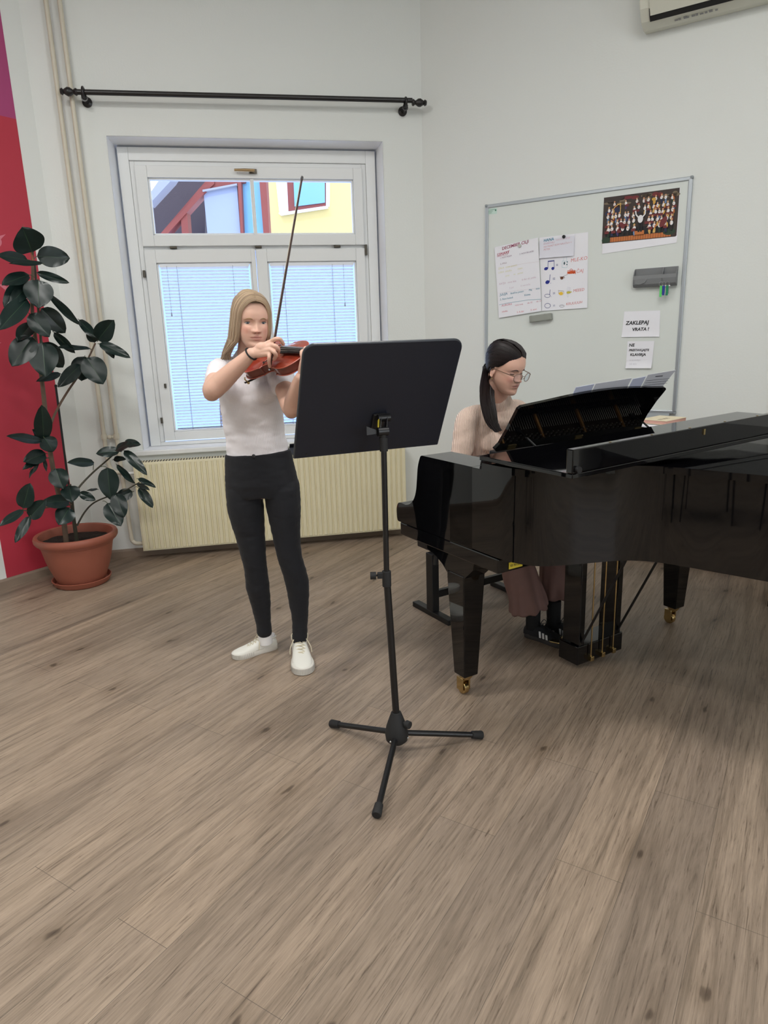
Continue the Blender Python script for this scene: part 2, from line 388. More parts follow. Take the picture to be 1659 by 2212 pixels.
# --- fixed window frame, sashes, glass
def window():
    root = MB(); f = .06
    y0, y1 = DD, DD+.09
    root.bb(u0, .424, y0, y1, z0, z1); root.bb(2.016, u1, y0, y1, z0, z1); root.bb(.424, 2.016, y0, y1, 2.68, z1); root.bb(.424, 2.016, y0, y1, z0, .80)
    root.bb(.424, .455, y0+.012, y1, .80, 2.68); root.bb(1.986, 2.016, y0+.012, y1, .80, 2.68); root.bb(.455, 1.986, y0+.012, y1, 2.65, 2.68)
    root.bb(.455, 1.986, y0+.02, y1, 2.118, 2.145)
    o = root.build('window_1', whitem, bevel=.003); o.matrix_world = MW; struct(o)
    def sash(name, a, b, c, d, ga, gb, gc, gd, mid=None):
        m = MB(); ys, ye = DD-.012, DD+.045
        m.bb(a, ga, ys, ye, c, d); m.bb(gb, b, ys, ye, c, d); m.bb(ga, gb, ys, ye, c, gc); m.bb(ga, gb, ys, ye, gd, d)
        t = .012
        m.bb(ga, ga+t, ys+.015, ye, gc, gd); m.bb(gb-t, gb, ys+.015, ye, gc, gd); m.bb(ga, gb, ys+.015, ye, gc, gc+t); m.bb(ga, gb, ys+.015, ye, gd-t, gd)
        if mid: m.bb(mid-.0125, mid+.0125, ys+.008, ye, gc, gd)
        s = m.build(name, whitem, o, bevel=.003)
        g = MB().bb(ga, gb, DD+.03, DD+.034, gc, gd).build('glass_pane', glass, s)
        return s
    s1 = sash('transom_sash', .455, 1.986, 2.143, 2.65, .532, 1.922, 2.215, 2.575, 1.2175)
    s2 = sash('casement_sash', .458, 1.206, .81, 2.12, .53, 1.174, .872, 2.035)
    s3 = sash('casement_sash', 1.210, 1.986, .81, 2.12, 1.284, 1.921, .872, 2.035)
    brass = mat('aged_brass', (176, 150, 112), .3, .85); dk = mat('grey_hinge', (96, 92, 84), .4, .8)
    h = MB(); h.bb(1.205, 1.255, DD-.024, DD-.012, 2.603, 2.632, 1); h.tube([(1.232, DD-.02, 2.617), (1.232, DD-.05, 2.617)], .009)
    h.tube([(1.24, DD-.05, 2.617), (1.17, DD-.052, 2.618), (1.105, DD-.048, 2.619)], [.010, .010, .008]); h.build('window_handle', [brass, dk], s1)
    for x, z, ww, hh in [(.655, 2.133, .045, .016), (1.23, 2.133, .045, .016), (1.787, 2.133, .045, .016), (1.995, 2.108, .018, .07), (.444, 1.965, .016, .045), (.452, .96, .016, .04), (.503, 1.205, .008, .03)]:
        q = MB(); q.tube([(x-ww/2, DD-.018, z), (x+ww/2, DD-.018, z)] if ww > hh else [(x, DD-.018, z-hh/2), (x, DD-.018, z+hh/2)], .008, 10)
        q.bb(x-ww/2, x+ww/2, DD-.02, DD, z-hh/2, z+hh/2); q.build('hinge', dk, o)
    return o
gm = bpy.data.materials.new('window_glass'); gm.use_nodes = True; nt = gm.node_tree
for nn in list(nt.nodes):
    if nn.type != 'OUTPUT_MATERIAL': nt.nodes.remove(nn)
tr = nt.nodes.new('ShaderNodeBsdfTransparent'); tr.inputs[0].default_value = (.94, .97, 1, 1); gl = nt.nodes.new('ShaderNodeBsdfGlossy'); gl.inputs['Roughness'].default_value = .02
fr = nt.nodes.new('ShaderNodeLayerWeight'); fr.inputs[0].default_value = .12; mx = nt.nodes.new('ShaderNodeMixShader')
nt.links.new(fr.outputs['Facing'], mx.inputs[0]); nt.links.new(tr.outputs[0], mx.inputs[1]); nt.links.new(gl.outputs[0], mx.inputs[2])
nt.links.new(mx.outputs[0], [q for q in nt.nodes if q.type == 'OUTPUT_MATERIAL'][0].inputs[0])
glass = gm
win = window()
sl = MB(); sl.bb(.245, 2.165, -.035, .005, .737, .772); o = sl.build('window_sill', whitem, None, bevel=.006); o.matrix_world = MW; struct(o); o.name = 'trim_1'
# --- venetian blinds between the panes
blm = mat('blind_white', (236, 240, 246), .45); cordm = mat('blind_cord', (150, 155, 165), .7)
def blind(x0, x1, label, cordx, wand):
    root = thing('venetian_blind', label, 'blind', MW @ Matrix.Translation((x0, DD+.012, .872)))
    W = x1-x0; H = 2.035-.872
    MB().bb(.006, W-.006, -.010, .012, H-.028, H-.004).build('head_rail', blm, root)
    s = MB(); n = 53
    for i in range(n):
        z = .02+(H-.055)*i/(n-1); a = rad(-24); hw = .0125
        pr = [(-hw*math.cos(a), -hw*math.sin(a)), (0, .0022), (hw*math.cos(a), hw*math.sin(a))]
        pr2 = [(y, zz-.0006) for y, zz in pr][::-1]
        ring = lambda x: [V((x, y, z+zz)) for y, zz in pr+pr2]
        s.loft([ring(.012), ring(W-.012)], smooth=False)
    s.build('slats', blm, root)
    MB().bb(.01, W-.01, -.011, .011, .002, .012).build('bottom_rail', blm, root)
    c = MB()
    for x in cordx:
        for y in (-.0125, .0125): c.tube([(x, y, .01), (x, y, H-.02)], .0011, 5)
    c.build('ladder_cord', cordm, root)
    w = MB(); w.tube([(wand[0], -.016, H-.02), (wand[0], -.016, H-wand[1])], .0012, 5); w.lathe([(.001, .03), (.005, .0), (.004, -.004)], 8, (wand[0], -.016, H-wand[1]-.02)); w.build('pull_cord', cordm, root)
blind(.542, 1.162, 'white venetian blind in the left casement, behind the violinist\'s head', (.12, .50), (.055, .33))
blind(1.296, 1.909, 'white venetian blind in the right casement, above the music stand', (.10, .45), (.53, .29))
# --- curtain rod
def rod():
    bw = mat('black_wood', (30, 27, 27), .35, noise_amt=.2, nscale=30)
    root = thing('curtain_rod', 'black wooden curtain rod with turned finials above the window', 'curtain rod', MW @ Matrix.Translation((.20, -.1, 3.0)))
    MB().tube([(0, 0, 0), (2.10, 0, .012)], .0155, 20).build('rod', bw, root)
    for x, sgn in ((.0, -1), (2.10, 1)):
        Mx = Matrix.Rotation(rad(90*sgn), 4, 'Y'); m = MB()
        m.lathe([(.0, 0), (.018, 0), (.022, .008), (.016, .016), (.012, .022), (.024, .04), (.026, .055), (.017, .072), (.012, .078), (.02, .086), (.015, .097), (.0, .1)], 20, (x, 0, 0), M=Mx)
        m.build('finial', bw, root)
    for x in (.035, 2.055):
        m = MB(); Mx = Matrix.Rotation(rad(-90), 4, 'X')
        m.lathe([(0, 0), (.03, 0), (.03, .008), (.014, .016), (.013, .07), (.02, .085)], 20, (x, .098, -.028), M=Mx.inverted())
        m.tube([(x, .03, -.028), (x, .0, -.018)], .016, 12)
        r = [(x+dx, math.cos(t)*.026, math.sin(t)*.026) for t in [2*math.pi*q/20 for q in range(21)] for dx in (0,)]
        m.tube(r, .008, 8, ref=(1, 0, 0)); m.build('bracket', bw, root)
rod()
# --- radiator under the window
def radiator():
    cm = mat('cream_radiator', (234, 226, 194), .42, noise_amt=.02, nscale=6); gr = mat('radiator_slot', (70, 62, 50), .7)
    x0, x1, zb, zt = .258, 2.19, .068, .700
    root = thing('radiator', 'cream panel radiator with vertical ridges under the window', 'radiator', MW @ Matrix.Translation((x0, -.12, zb)))
    W, H = x1-x0, zt-zb
    m = MB(); N = 51; p = W/N; xs = []
    pts = [(0, 0)]
    for i in range(N):
        a = i*p
        pts += [(a+p*.05, .0), (a+p*.17, .0), (a+p*.28, -.011), (a+p*.88, -.011), (a+p*.97, 0)]
    pts += [(W, 0)]
    rows = [(.012, 1), (.03, 1), (.045, 1), (H-.05, 1), (H-.035, 1), (H-.012, 1)]
    vs = [V((x, d*k, z)) for z, k in rows for x, d in pts]; n = len(pts)
    fs = [(r*n+i, r*n+i+1, (r+1)*n+i+1, (r+1)*n+i) for r in range(len(rows)-1) for i in range(n-1)]
    m.add(vs, fs, 0, True); m.bb(0, W, .010, .014, .012, H-.012)
    m.bb(0, W, -.003, .012, 0, .014); m.bb(0, W, -.003, .012, H-.014, H)
    m.build('front_panel', cm, root)
    MB().bb(0, .012, -.004, .1, 0, H+.004).build('side_panel', cm, root, bevel=.003)
    MB().bb(W-.012, W, -.004, .1, 0, H+.004).build('side_panel', cm, root, bevel=.003)
    g = MB(); g.bb(.012, W-.012, .004, .1, H-.004, H+.002, 0); nslot = 96
    for i in range(nslot):
        a = .02+(W-.05)*i/nslot; g.bb(a, a+.011, .018, .05, H+.0021, H+.003, 1); g.bb(a, a+.011, .062, .09, H+.0021, H+.003, 1)
    g.build('top_grille', [cm, gr], root)
    MB().bb(.02, W-.02, .085, .1, .02, H-.02).build('rear_panel', cm, root)
    for x in (.3, W-.3): MB().bb(x-.02, x+.02, .098, .1195, .1, H-.1).build('wall_bracket', cm, root)
    v = MB(); v.tube([(-.055, .05, H-.075), (.0, .05, H-.075)], .011, 12, 0); v.ball((-.062, .045, H-.075), .022)
    v.tube([(-.062, .045, H-.075), (-.062, .0, H-.075)], .019, 16, 0); v.tube([(-.062, .003, H-.075), (-.062, -.004, H-.075)], .011, 14, 1)
    v.build('valve', [whitem, mat('black_plastic', (24, 24, 26), .5)], root)
radiator()
pm = mat('cream_pipe_paint', (206, 200, 182), .4, noise_amt=.03, nscale=4)
p1 = MB(); p1.tube(smooth_path([(.080, -.05, HC), (.080, -.05, 2), (.082, -.05, .9), (.084, -.05, .75), (.098, -.055, .665), (.135, -.062, .638), (.172, -.068, .638)], 5), .0145, 14)
p1.tube([(.081, -.05, .87), (.081, -.05, .905)], .02, 14); p1.tube([(.081, -.05, .885), (.155, -.05, .885)], .010, 10); p1.ball((.118, -.056, .885), .016)
o = p1.build('heating_pipe', pm); o.matrix_world = MW; tag(o, 'left one of the two cream heating pipes, bending to the radiator valve', 'pipe', 'vertical heating pipes in the corner')
p2 = MB(); p2.tube(smooth_path([(.157, -.05, HC), (.157, -.05, 2), (.163, -.05, .9), (.168, -.05, .6), (.176, -.055, .18), (.19, -.06, .125), (.215, -.065, .112), (.259, -.07, .112)], 5), .0145, 14)
p2.tube([(.162, -.05, .87), (.162, -.05, .905)], .02, 14)
o = p2.build('heating_pipe', pm); o.matrix_world = MW; tag(o, 'right one of the two cream heating pipes, running down to the radiator foot', 'pipe', 'vertical heating pipes in the corner')
# --- door casing and cabinet at the far right edge
m = MB(); m.bb(2.29, 2.36, -.03, .0, 0, 2.12); m.bb(2.92, 2.95, -.03, .0, 0, 2.12); m.bb(2.29, 2.95, -.03, 0, 2.05, 2.12)
o = m.build('trim_2', mat('cream_door_frame', (214, 210, 194), .5)); o.matrix_world = MBD; struct(o)
o = MB().bb(2.36, 2.92, -.014, -.002, .0, 2.05).build('door_1', mat('pale_door', (216, 208, 188), .5), bevel=.002); o.matrix_world = MBD; struct(o)
cbn = thing('wooden_cabinet', 'pale wooden cabinet on the floor at the right edge, beyond the piano', 'cabinet', frame(FL(1655, 1311), (math.cos(A1), math.sin(A1), 0)))
wd = mat('pale_wood', (176, 152, 128), .5, noise_amt=.1, nscale=12)
MB().bb(0, .5, 0, .3, .035, .62).build('body', wd, cbn, bevel=.003); MB().bb(.004, .496, .01, .29, 0, .035).build('plinth', mat('dark_plinth', (58, 42, 30), .6), cbn)
for i in range(2): 
    d = MB().bb(.004+.248*i, .246+.248*i, -.016, 0, .05, .6).build('door', wd, cbn, bevel=.002)
    MB().tube([(.22+.06*i, -.016, .35), (.22+.06*i, -.035, .35)], .01).build('knob', mat('aged_brass', (1, 1, 1)), d)
struct(wall_seg('wall_side_left', V((eL.x, -3.6, 0)), eL))
# ================================================================= LIGHT
w = bpy.data.worlds.new('sky'); SC.world = w; w.use_nodes = True; nt = w.node_tree; bg = nt.nodes['Background']
tc = nt.nodes.new('ShaderNodeTexCoord'); mp = nt.nodes.new('ShaderNodeMapping'); nz = nt.nodes.new('ShaderNodeTexNoise'); nz.inputs['Scale'].default_value = 2.2; nz.inputs['Detail'].default_value = 5
mp.inputs['Scale'].default_value = (1, 1, 2.5); nt.links.new(tc.outputs['Generated'], mp.inputs[0]); nt.links.new(mp.outputs[0], nz.inputs['Vector'])
rp = nt.nodes.new('ShaderNodeValToRGB'); rp.color_ramp.elements[0].position = .42; rp.color_ramp.elements[0].color = (.50, .64, .95, 1)
rp.color_ramp.elements[1].position = .62; rp.color_ramp.elements[1].color = (.95, .97, 1, 1)
nt.links.new(nz.outputs['Fac'], rp.inputs['Fac']); nt.links.new(rp.outputs[0], bg.inputs['Color']); bg.inputs['Strength'].default_value = 3.3
def area(name, M, sx, sy, power, col=(1, 1, 1)):
    l = bpy.data.lights.new(name, 'AREA'); l.shape = 'RECTANGLE'; l.size = sx; l.size_y = sy; l.energy = power; l.color = col
    o = bpy.data.objects.new(name, l); COL.objects.link(o); o.matrix_world = M; return o
def look(loc, to):
    d = (V(to)-V(loc)).normalized(); q = d.to_track_quat('-Z', 'Y'); return Matrix.Translation(V(loc)) @ q.to_matrix().to_4x4()
for i, (p, q) in enumerate([(2.2, 4.0)]):
    c = RW @ V(((p+q)/2, .22, 1.95)); area('daylight_side', look(c, c+V((-1, .05, -.05))), 1.7, 2.0, 95, (.93, .97, 1.0))
# ceiling lamps: shallow housings with diffusers
hm = mat('lamp_housing', (230, 230, 228), .4)
em = bpy.data.materials.new('lamp_diffuser'); em.use_nodes = True
em.node_tree.nodes['Principled BSDF'].inputs['Emission Color'].default_value = (1, .985, .94, 1); em.node_tree.nodes['Principled BSDF'].inputs['Emission Strength'].default_value = 3.0
for (x, y, e_) in [(-1.7, 1.9, 51), (.9, 1.7, 38), (-1.7, -.6, 50), (.9, -.8, 40)]:
    t_ = thing('ceiling_lamp', 'white rectangular ceiling lamp with frosted diffuser', 'lamp', Matrix.Translation((x, y, HC)), 'ceiling lamps')
    MB().bb(-.62, .62, -.16, .16, -.07, -.0005).build('housing', hm, t_, bevel=.008)
    MB().bb(-.59, .59, -.13, .13, -.078, -.0705).build('diffuser', em, t_)
    area('lamp_light', look((x, y, HC-.085), (x+.0, y+.0, 0)), 1.15, .24, e_, (1, .985, .95))
sun = bpy.data.lights.new('sun', 'SUN'); sun.energy = 1.0; sun.angle = rad(1.0); sun.color = (1, .96, .88)
so = bpy.data.objects.new('sun', sun); COL.objects.link(so); so.matrix_world = look((0, 0, 20), (3.2, 9, 12.5))
# ================================================================= OUTSIDE
def pxpoly(mb, pts, Y, th, mi=0, sc=3.318, ox=300, oy=340):
    a = [P(ox+x/sc, oy+y/sc, Y) for x, y in pts]; b = [p+V((0, th, 0)) for p in a]; n = len(a)
    mb.add(a+b, [(j, (j+1) % n, n+(j+1) % n, n+j) for j in range(n)], mi); mb.add(a, [tuple(range(n))[::-1]], mi); mb.add(b, [tuple(range(n))], mi)
yw = mat('yellow_render', (226, 200, 128), .85, noise_amt=.02); rb = mat('red_brown_timber', (132, 62, 54), .6, noise_amt=.08)
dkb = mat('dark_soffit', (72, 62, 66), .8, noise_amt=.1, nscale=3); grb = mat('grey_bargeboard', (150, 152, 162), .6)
gbl = mat('blue_glass', (120, 170, 200), .08); gpl = mat('pale_blue_glass', (152, 176, 226), .2); scr = mat('pale_screen', (152, 160, 184), .7); wt = mat('white_render', (236, 240, 250), .8)
nb = thing('neighbour_house', 'yellow house across the yard, seen through the upper window pane on the right', 'building', Matrix.Translation((0, 0, 0)))
Y1 = 12.5
m = MB(); pxpoly(m, [(912, 60), (2050, 60), (2050, 640), (930, 640)], Y1, 3.0); m.build('wall', yw, nb)
m = MB(); pxpoly(m, [(975, 100), (1370, 100), (1366, 350), (1008, 405)], Y1-.03, .05); m.build('window_surround', wt, nb)
m = MB(); pxpoly(m, [(1058, 100), (1340, 100), (1340, 348), (1072, 385)], Y1-.06, .04); wf = m.build('window_frame', rb, nb)
m = MB(); pxpoly(m, [(1106, 110), (1332, 110), (1334, 324), (1116, 352)], Y1-.08, .03); m.build('pane', gbl, wf)
m = MB(); pxpoly(m, [(1000, 398), (1352, 346), (1354, 358), (1012, 410)], Y1-.14, .12); m.build('window_sill', wt, nb)
gh = thing('gabled_conservatory', 'red-brown timber gable with big glass panes outside the upper left pane', 'building', Matrix.Translation((0, 0, 0)))
Y2 = 10.0
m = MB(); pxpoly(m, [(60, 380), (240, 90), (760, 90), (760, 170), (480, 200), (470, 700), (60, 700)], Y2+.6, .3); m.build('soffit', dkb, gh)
m = MB(); pxpoly(m, [(70, 340), (70, 270), (125, 190), (190, 100), (300, 60), (225, 172)], Y2-.3, .25); m.build('bargeboard', grb, gh)
m = MB(); pxpoly(m, [(130, 575), (430, 225), (540, 150), (540, 190), (470, 255), (195, 560)], Y2, .2); pxpoly(m, [(430, 225), (540, 100), (760, 100), (760, 175), (470, 235)], Y2+.02, .2); pxpoly(m, [(300, 420), (345, 395), (368, 700), (318, 700)], Y2+.02, .18)
m.build('timber_beam', rb, gh)
m = MB(); pxpoly(m, [(462, 236), (702, 190), (735, 640), (500, 640)], Y2+.05, .1); m.build('roller_screen', scr, gh)
m = MB(); pxpoly(m, [(455, 232), (702, 186), (702, 198), (457, 246)], Y2-.02, .06); m.build('screen_rail', grb, gh)
m = MB(); pxpoly(m, [(702, 100), (728, 100), (752, 640), (735, 640)], Y2, .2); pxpoly(m, [(858, 100), (908, 100), (940, 640), (900, 640)], Y2+.05, .2); m.build('timber_post', rb, gh)
m = MB(); pxpoly(m, [(730, 100), (860, 100), (900, 640), (752, 640)], Y2+.12, .05)
m.build('glass_wall', gbl, gh)
m = MB(); pxpoly(m, [(60, 560), (500, 560), (500, 640), (2050, 640), (2050, 3400), (60, 3400)], Y2+.2, .05); m.build('lower_glass_wall', gpl, gh)
# ================================================================= WHITEBOARD WALL
def wbp(u, z, d=0.0): return MBD @ V((u, -d, z))
def board():
    al = mat('aluminium', (182, 188, 194), .35, .7); sf = mat('whiteboard_enamel', (222, 227, 223), .16, noise_amt=.01, nscale=2, spec=.6); cp = mat('grey_corner_plastic', (140, 146, 150), .5)
    x0, x1, z0b, z1b = .487, 1.77, .98, 2.325
    root = thing('whiteboard', 'large magnetic whiteboard with aluminium frame on the wall behind the pianist', 'whiteboard', MBD @ Matrix.Translation((x0, 0, z0b)))
    W, H = x1-x0, z1b-z0b
    MB().bb(.01, W-.01, -.014, -.001, .01, H-.01).build('panel', sf, root)
    m = MB()
    for a in [(0, W, 0, .022), (0, W, H-.022, H), (0, .022, 0, H), (W-.022, W, 0, H)]: m.bb(a[0], a[1], -.021, 0, a[2], a[3])
    m.build('frame', al, root, bevel=.004)
    for x in (0, W):
        for z in (0, H): MB().bb(x-.014 if x else -.002, x+.002 if x else .014, -.024, 0, z-.014 if z else -.002, z+.002 if z else .014).build('corner_cap', cp, root, bevel=.004)
    t = MB(); t.loft([[V((x, y, z)) for y, z in [(-.02, -.002), (-.02, .004), (-.05, -.03), (-.062, -.026), (-.064, -.03), (-.05, -.038), (-.016, -.012)]] for x in (.25, W-.035)], smooth=False); t.build('pen_tray', al, root)
    s = MB().bb(.02, .082, -.0148, -.014, H-.062, H-.026); q = s.build('sticker', mat('pale_green_label', (200, 224, 214), .5), root)
    gtx = mat('green_print', (60, 120, 96), .6)
    for i, l in enumerate(['· MAGNETNA', 'PISALNA', 'TABLA']): text_part(l, .0075, frame((.023, -.0152, H-.037-.009*i), (1, 0, 0)) @ Matrix.Rotation(rad(90), 4, 'X'), gtx, q, extrude=.0001)
    MB().ball((.073, -.0152, H-.040), (.005, .0005, .006)).build('tree_mark', gtx, q)
    sp = MB().bb(W-.035-.02, W-.02, -.0146, -.014, .94, .945)
    return root
board()
FR = 0.0150
CURL = {}
def lift(ob, sh, M=None):      # ink follows the curl of its paper
    (c0, c1, c2, c3), curl = CURL[sh.name]; M = M or Matrix.Identity(4); Mi = M.inverted()
    for v in ob.data.vertices:
        p = M @ v.co; a = b = .5
        for _ in range(3):
            t_, b_ = c0.lerp(c1, a), c3.lerp(c2, a); b = max(0, min(1, (p.z-t_.y)/(b_.y-t_.y)))
            l_, r_ = c0.lerp(c3, b), c1.lerp(c2, b); a = max(0, min(1, (p.x-l_.x)/(r_.x-l_.x)))
        p.y -= curl*(max(0, b-.7)/.3)**2+curl*.6*(max(0, a-.75)/.25)**2*b
        v.co = Mi @ p
def sheet(name, label, cat, corners, group=None, rgb=(238, 238, 244), curl=.004, d=FR, mt=None):
    # corners (u,z): TL, TR, BR, BL on the board
    tl, tr_, br_, bl = corners
    o0 = wbp(tl[0], tl[1], 0); root_M = MBD @ Matrix.Translation((tl[0], -d, tl[1]))
    mt = mt or mat('paper_white', (238, 238, 244), .8)
    n = 28; top = []; vs = []
    for i in range(n+1):
        for j in range(n+1):
            a, b = j/n, i/n
            u = (tl[0]*(1-a)+tr_[0]*a)*(1-b)+(bl[0]*(1-a)+br_[0]*a)*b - tl[0]; z = (tl[1]*(1-a)+tr_[1]*a)*(1-b)+(bl[1]*(1-a)+br_[1]*a)*b - tl[1]
            c = curl*(max(0, b-.7)/.3)**2 + curl*.6*(max(0, a-.75)/.25)**2*b
            vs.append(V((u, -.0006-c, z)))
    N = len(vs); vs2 = [p+V((0, .0005, 0)) for p in vs]
    fs = [(i*(n+1)+j, i*(n+1)+j+1, (i+1)*(n+1)+j+1, (i+1)*(n+1)+j) for i in range(n) for j in range(n)]
    m = MB(); m.add(vs+vs2, fs+[tuple(N+q for q in f)[::-1] for f in fs], 0, True)
    o = m.build(name, mt); o.matrix_world = root_M; tag(o, label, cat, group)
    CURL[o.name] = ([V((c[0]-tl[0], c[1]-tl[1])) for c in corners], curl); return o
RX = Matrix.Rotation(rad(90), 4, 'X')
def wr(o, txt, x, z, size, rgb, rot=5, y=-.0012, shear=.15, wt_=0.0, name='writing'):
    mt = mat('ink_%d_%d_%d' % rgb, rgb, .7)
    M = Matrix.Translation((x, y, z)) @ Matrix.Rotation(rad(-rot), 4, 'Y') @ RX; t = text_part(txt, size, M, mt, o, name, shear, .0001, wt_); lift(t, o, M); return t
def stroke(mb, pts, wd_=.003, y=-.0014, mi=0):
    for a, b in zip(pts[:-1], pts[1:]):
        A, B = V((a[0], y, a[1])), V((b[0], y, b[1])); d = (B-A); L_ = d.length
        if L_ < 1e-5: continue
        d.normalize(); nn = V((-d.z, 0, d.x))*wd_/2; A -= d*wd_*.4; B += d*wd_*.4
        t = V((0, -.0002, 0)); q = [A+nn, B+nn, B-nn, A-nn]; mb.add(q+[p+t for p in q], [(0, 1, 2, 3), (7, 6, 5, 4), (0, 4, 5, 1), (1, 5, 6, 2), (2, 6, 7, 3), (3, 7, 4, 0)], mi)
def disc(mb, x, z, rx, rz, y=-.0014, mi=0, rot=0, n=18):
    pts = []
    for k in range(n):
        t = 2*math.pi*k/n; a, b = rx*math.cos(t), rz*math.sin(t); pts.append(V((x+a*math.cos(rot)-b*math.sin(rot), y, z+a*math.sin(rot)+b*math.cos(rot))))
    q = [p+V((0, -.0002, 0)) for p in pts]
    mb.add(pts+q, [tuple(range(n)), tuple(range(n, 2*n))[::-1]]+[(j, (j+1) % n, n+(j+1) % n, n+j) for j in range(n)], mi)
# rhythm poster: (behind) right sheet
rh = sheet('rhythm_poster', 'white poster of hand-drawn blue music notes with food pictures on the whiteboard', 'poster', [(.867, 2.084), (1.183, 2.086), (1.199, 1.634), (.898, 1.628)], curl=.006)
# local coords: px zoom (6.9125/px; origin 1050,490) -> use board fit of the sheet
def rz(zx, zy):   # zoom pixel -> local x,z on rhythm sheet
    px, py = 1050+zx/6.9125, 490+zy/6.9125
    d = ray(px, py); Mi = MBD.inverted(); o_ = Mi @ CAM; dd = Mi.to_3x3() @ d; t = (-FR-o_.y)/dd.y; p = o_+dd*t
    return p.x, p.z
def loc(o, zx, zy):
    x, z = rz(zx, zy); tl = o.matrix_world.translation; q = MBD.inverted() @ tl; return x-q.x, z-q.z
def draw(o, name, items, rgb):
    mt = mat('ink_%d_%d_%d' % rgb, rgb, .7); mb = MB()
    for it in items:
        if it[0] == 's': stroke(mb, [loc(o, *p) for p in it[1]], it[2])
        else:
            x, z = loc(o, *it[1]); disc(mb, x, z, it[2], it[3], rot=it[4] if len(it) > 4 else 0)
    lift(mb.build(name, mt, o), o)
def ell(cx, cy, rx, ry, n=18, a0=0, a1=360): return [(cx+rx*math.cos(rad(a0+(a1-a0)*k/n)), cy+ry*math.sin(rad(a0+(a1-a0)*k/n))) for k in range(n+1)]
BL = (30, 44, 140)
draw(rh, 'eighth_notes', [('d', (897, 625), .0135, .0095, .2), ('d', (998, 622), .010, .0095), ('s', [(925, 620), (928, 512), (1017, 502), (1018, 615)], .0028), ('s', [(928, 520), (1017, 510)], .003)], BL)
draw(rh, 'dotted_quarter_note', [('d', (918, 826), .0145, .0115, .25), ('s', [(950, 815), (957, 714)], .0028), ('d', (965, 840), .002, .002)], BL)
draw(rh, 'half_note', [('s', ell(918, 1030, 42, 26), .0022), ('s', [(952, 1015), (957, 940)], .0026), ('d', (975, 1042), .0014, .0014)], (50, 60, 130))
draw(rh, 'whole_note', [('s', ell(922, 1178, 43, 35), .0024)], (50, 60, 130))
for x0_, x1_, ya, yb, ww in [(1050, 1072, 562, 580, .0024), (1000, 1030, 768, 786, .0026), (1002, 1030, 985, 1002, .0022), (1007, 1032, 1170, 1184, .0018)]:
    draw(rh, 'equals_sign', [('s', [(x0_, ya), (x1_, ya-3)], ww), ('s', [(x0_, yb), (x1_, yb-3)], ww)], (50, 60, 130))
draw(rh, 'milk_carton', [('s', [(1140, 510), (1135, 605), (1210, 610), (1220, 515), (1140, 510)], .0012), ('s', [(1155, 510), (1165, 462)], .001), ('s', [(1205, 510), (1200, 450)], .001)], (130, 196, 206))
draw(rh, 'cow_spots', [('d', (1170, 545), .005, .009), ('d', (1213, 525), .004, .003), ('d', (1208, 563), .0035, .004)], (50, 80, 88))
draw(rh, 'teapot', [('s', ell(1272, 655, 22, 26, 10, 180, 360), .0026), ('s', [(1215, 700), (1222, 655), (1325, 650), (1335, 700)], .003), ('d', (1272, 680), .0185, .0088, .05), ('d', (1240, 685), .009, .008), ('d', (1308, 680), .010, .0085), ('s', [(1330, 655), (1335, 700)], .004)], (222, 92, 44))
draw(rh, 'tea_cup', [('d', (1132, 765), .0105, .009), ('s', [(1105, 748), (1165, 745)], .003), ('s', ell(1165, 757, 10, 10), .0015), ('s', [(1155, 740), (1185, 722), (1210, 718), (1218, 700)], .0014)], (104, 62, 44))
draw(rh, 'honey_bowl', [('d', (1120, 995), .0135, .010), ('s', ell(1122, 975, 42, 45, 12, 0, 180), .0016)], (238, 196, 66))
draw(rh, 'bowl_rim', [('s', [(1080, 950), (1162, 962)], .0016), ('s', [(1084, 952), (1090, 1000)], .001)], (120, 90, 60))
draw(rh, 'bee', [('d', (1232, 980), .0135, .007), ('d', (1268, 974), .004, .004)], (226, 214, 80))
draw(rh, 'bee_stripes', [('s', [(1215, 962), (1213, 1000)], .002), ('s', [(1235, 960), (1236, 1000)], .002), ('s', [(1254, 962), (1256, 995)], .002), ('d', (1275, 972), .002, .002)], (70, 66, 56))
draw(rh, 'bee_wings', [('s', ell(1228, 932, 14, 30), .0008), ('s', ell(1252, 930, 12, 28), .0008), ('s', ell(1222, 1025, 10, 24), .0008)], (178, 182, 200))
draw(rh, 'bread_roll', [('s', ell(1136, 1183, 36, 17), .0016), ('s', [(1115, 1178), (1155, 1176)], .0012)], (112, 112, 124))
def wz(o, txt, zx, zy, size, rgb, rot=4, w_=0.0, y=-.0013):
    x, z = loc(o, zx, zy); k = 0
    for part in txt.split('  '):
        if part.strip():
            dx = k*size*.58; wr(o, part.strip(), x+dx, z+dx*math.tan(rad(rot)), size, rgb, rot, y=y, wt_=w_)
        k += len(part)+1.4
PK = (214, 130, 128)
wz(rh, 'MLE-KO', 1262, 528, .030, PK); wz(rh, 'ČAJ', 1348, 690, .028, PK); wz(rh, 'MEEED', 1300, 976, .024, PK); wz(rh, 'KRUUUUH', 1196, 1172, .022, PK)
nc = sheet('note_card', 'small white note headed in blue, under the black magnet, overlapping the rhythm poster', 'note', [(.871, 2.064), (1.099, 2.073), (1.1, 1.954), (.874, 1.957)], d=FR+.0085, curl=.003, mt=mat('paper_grey_white', (226, 226, 236), .8))
def wzc(o, *a, **k): wz(o, *a, **k)
wz(nc, 'HANA', 866, 228, .024, (48, 128, 160), w_=.0004); wz(nc, 'NAUČI SE PETJE', 1050, 212, .013, (220, 190, 200)); wz(nc, 'KVARTALI', 866, 272, .016, (212, 176, 190)); wz(nc, 'NA PAMET BOM NAUČILA V', 866, 316, .0145, (214, 170, 176)); wz(nc, 'PETEK', 866, 360, .016, (214, 170, 176))
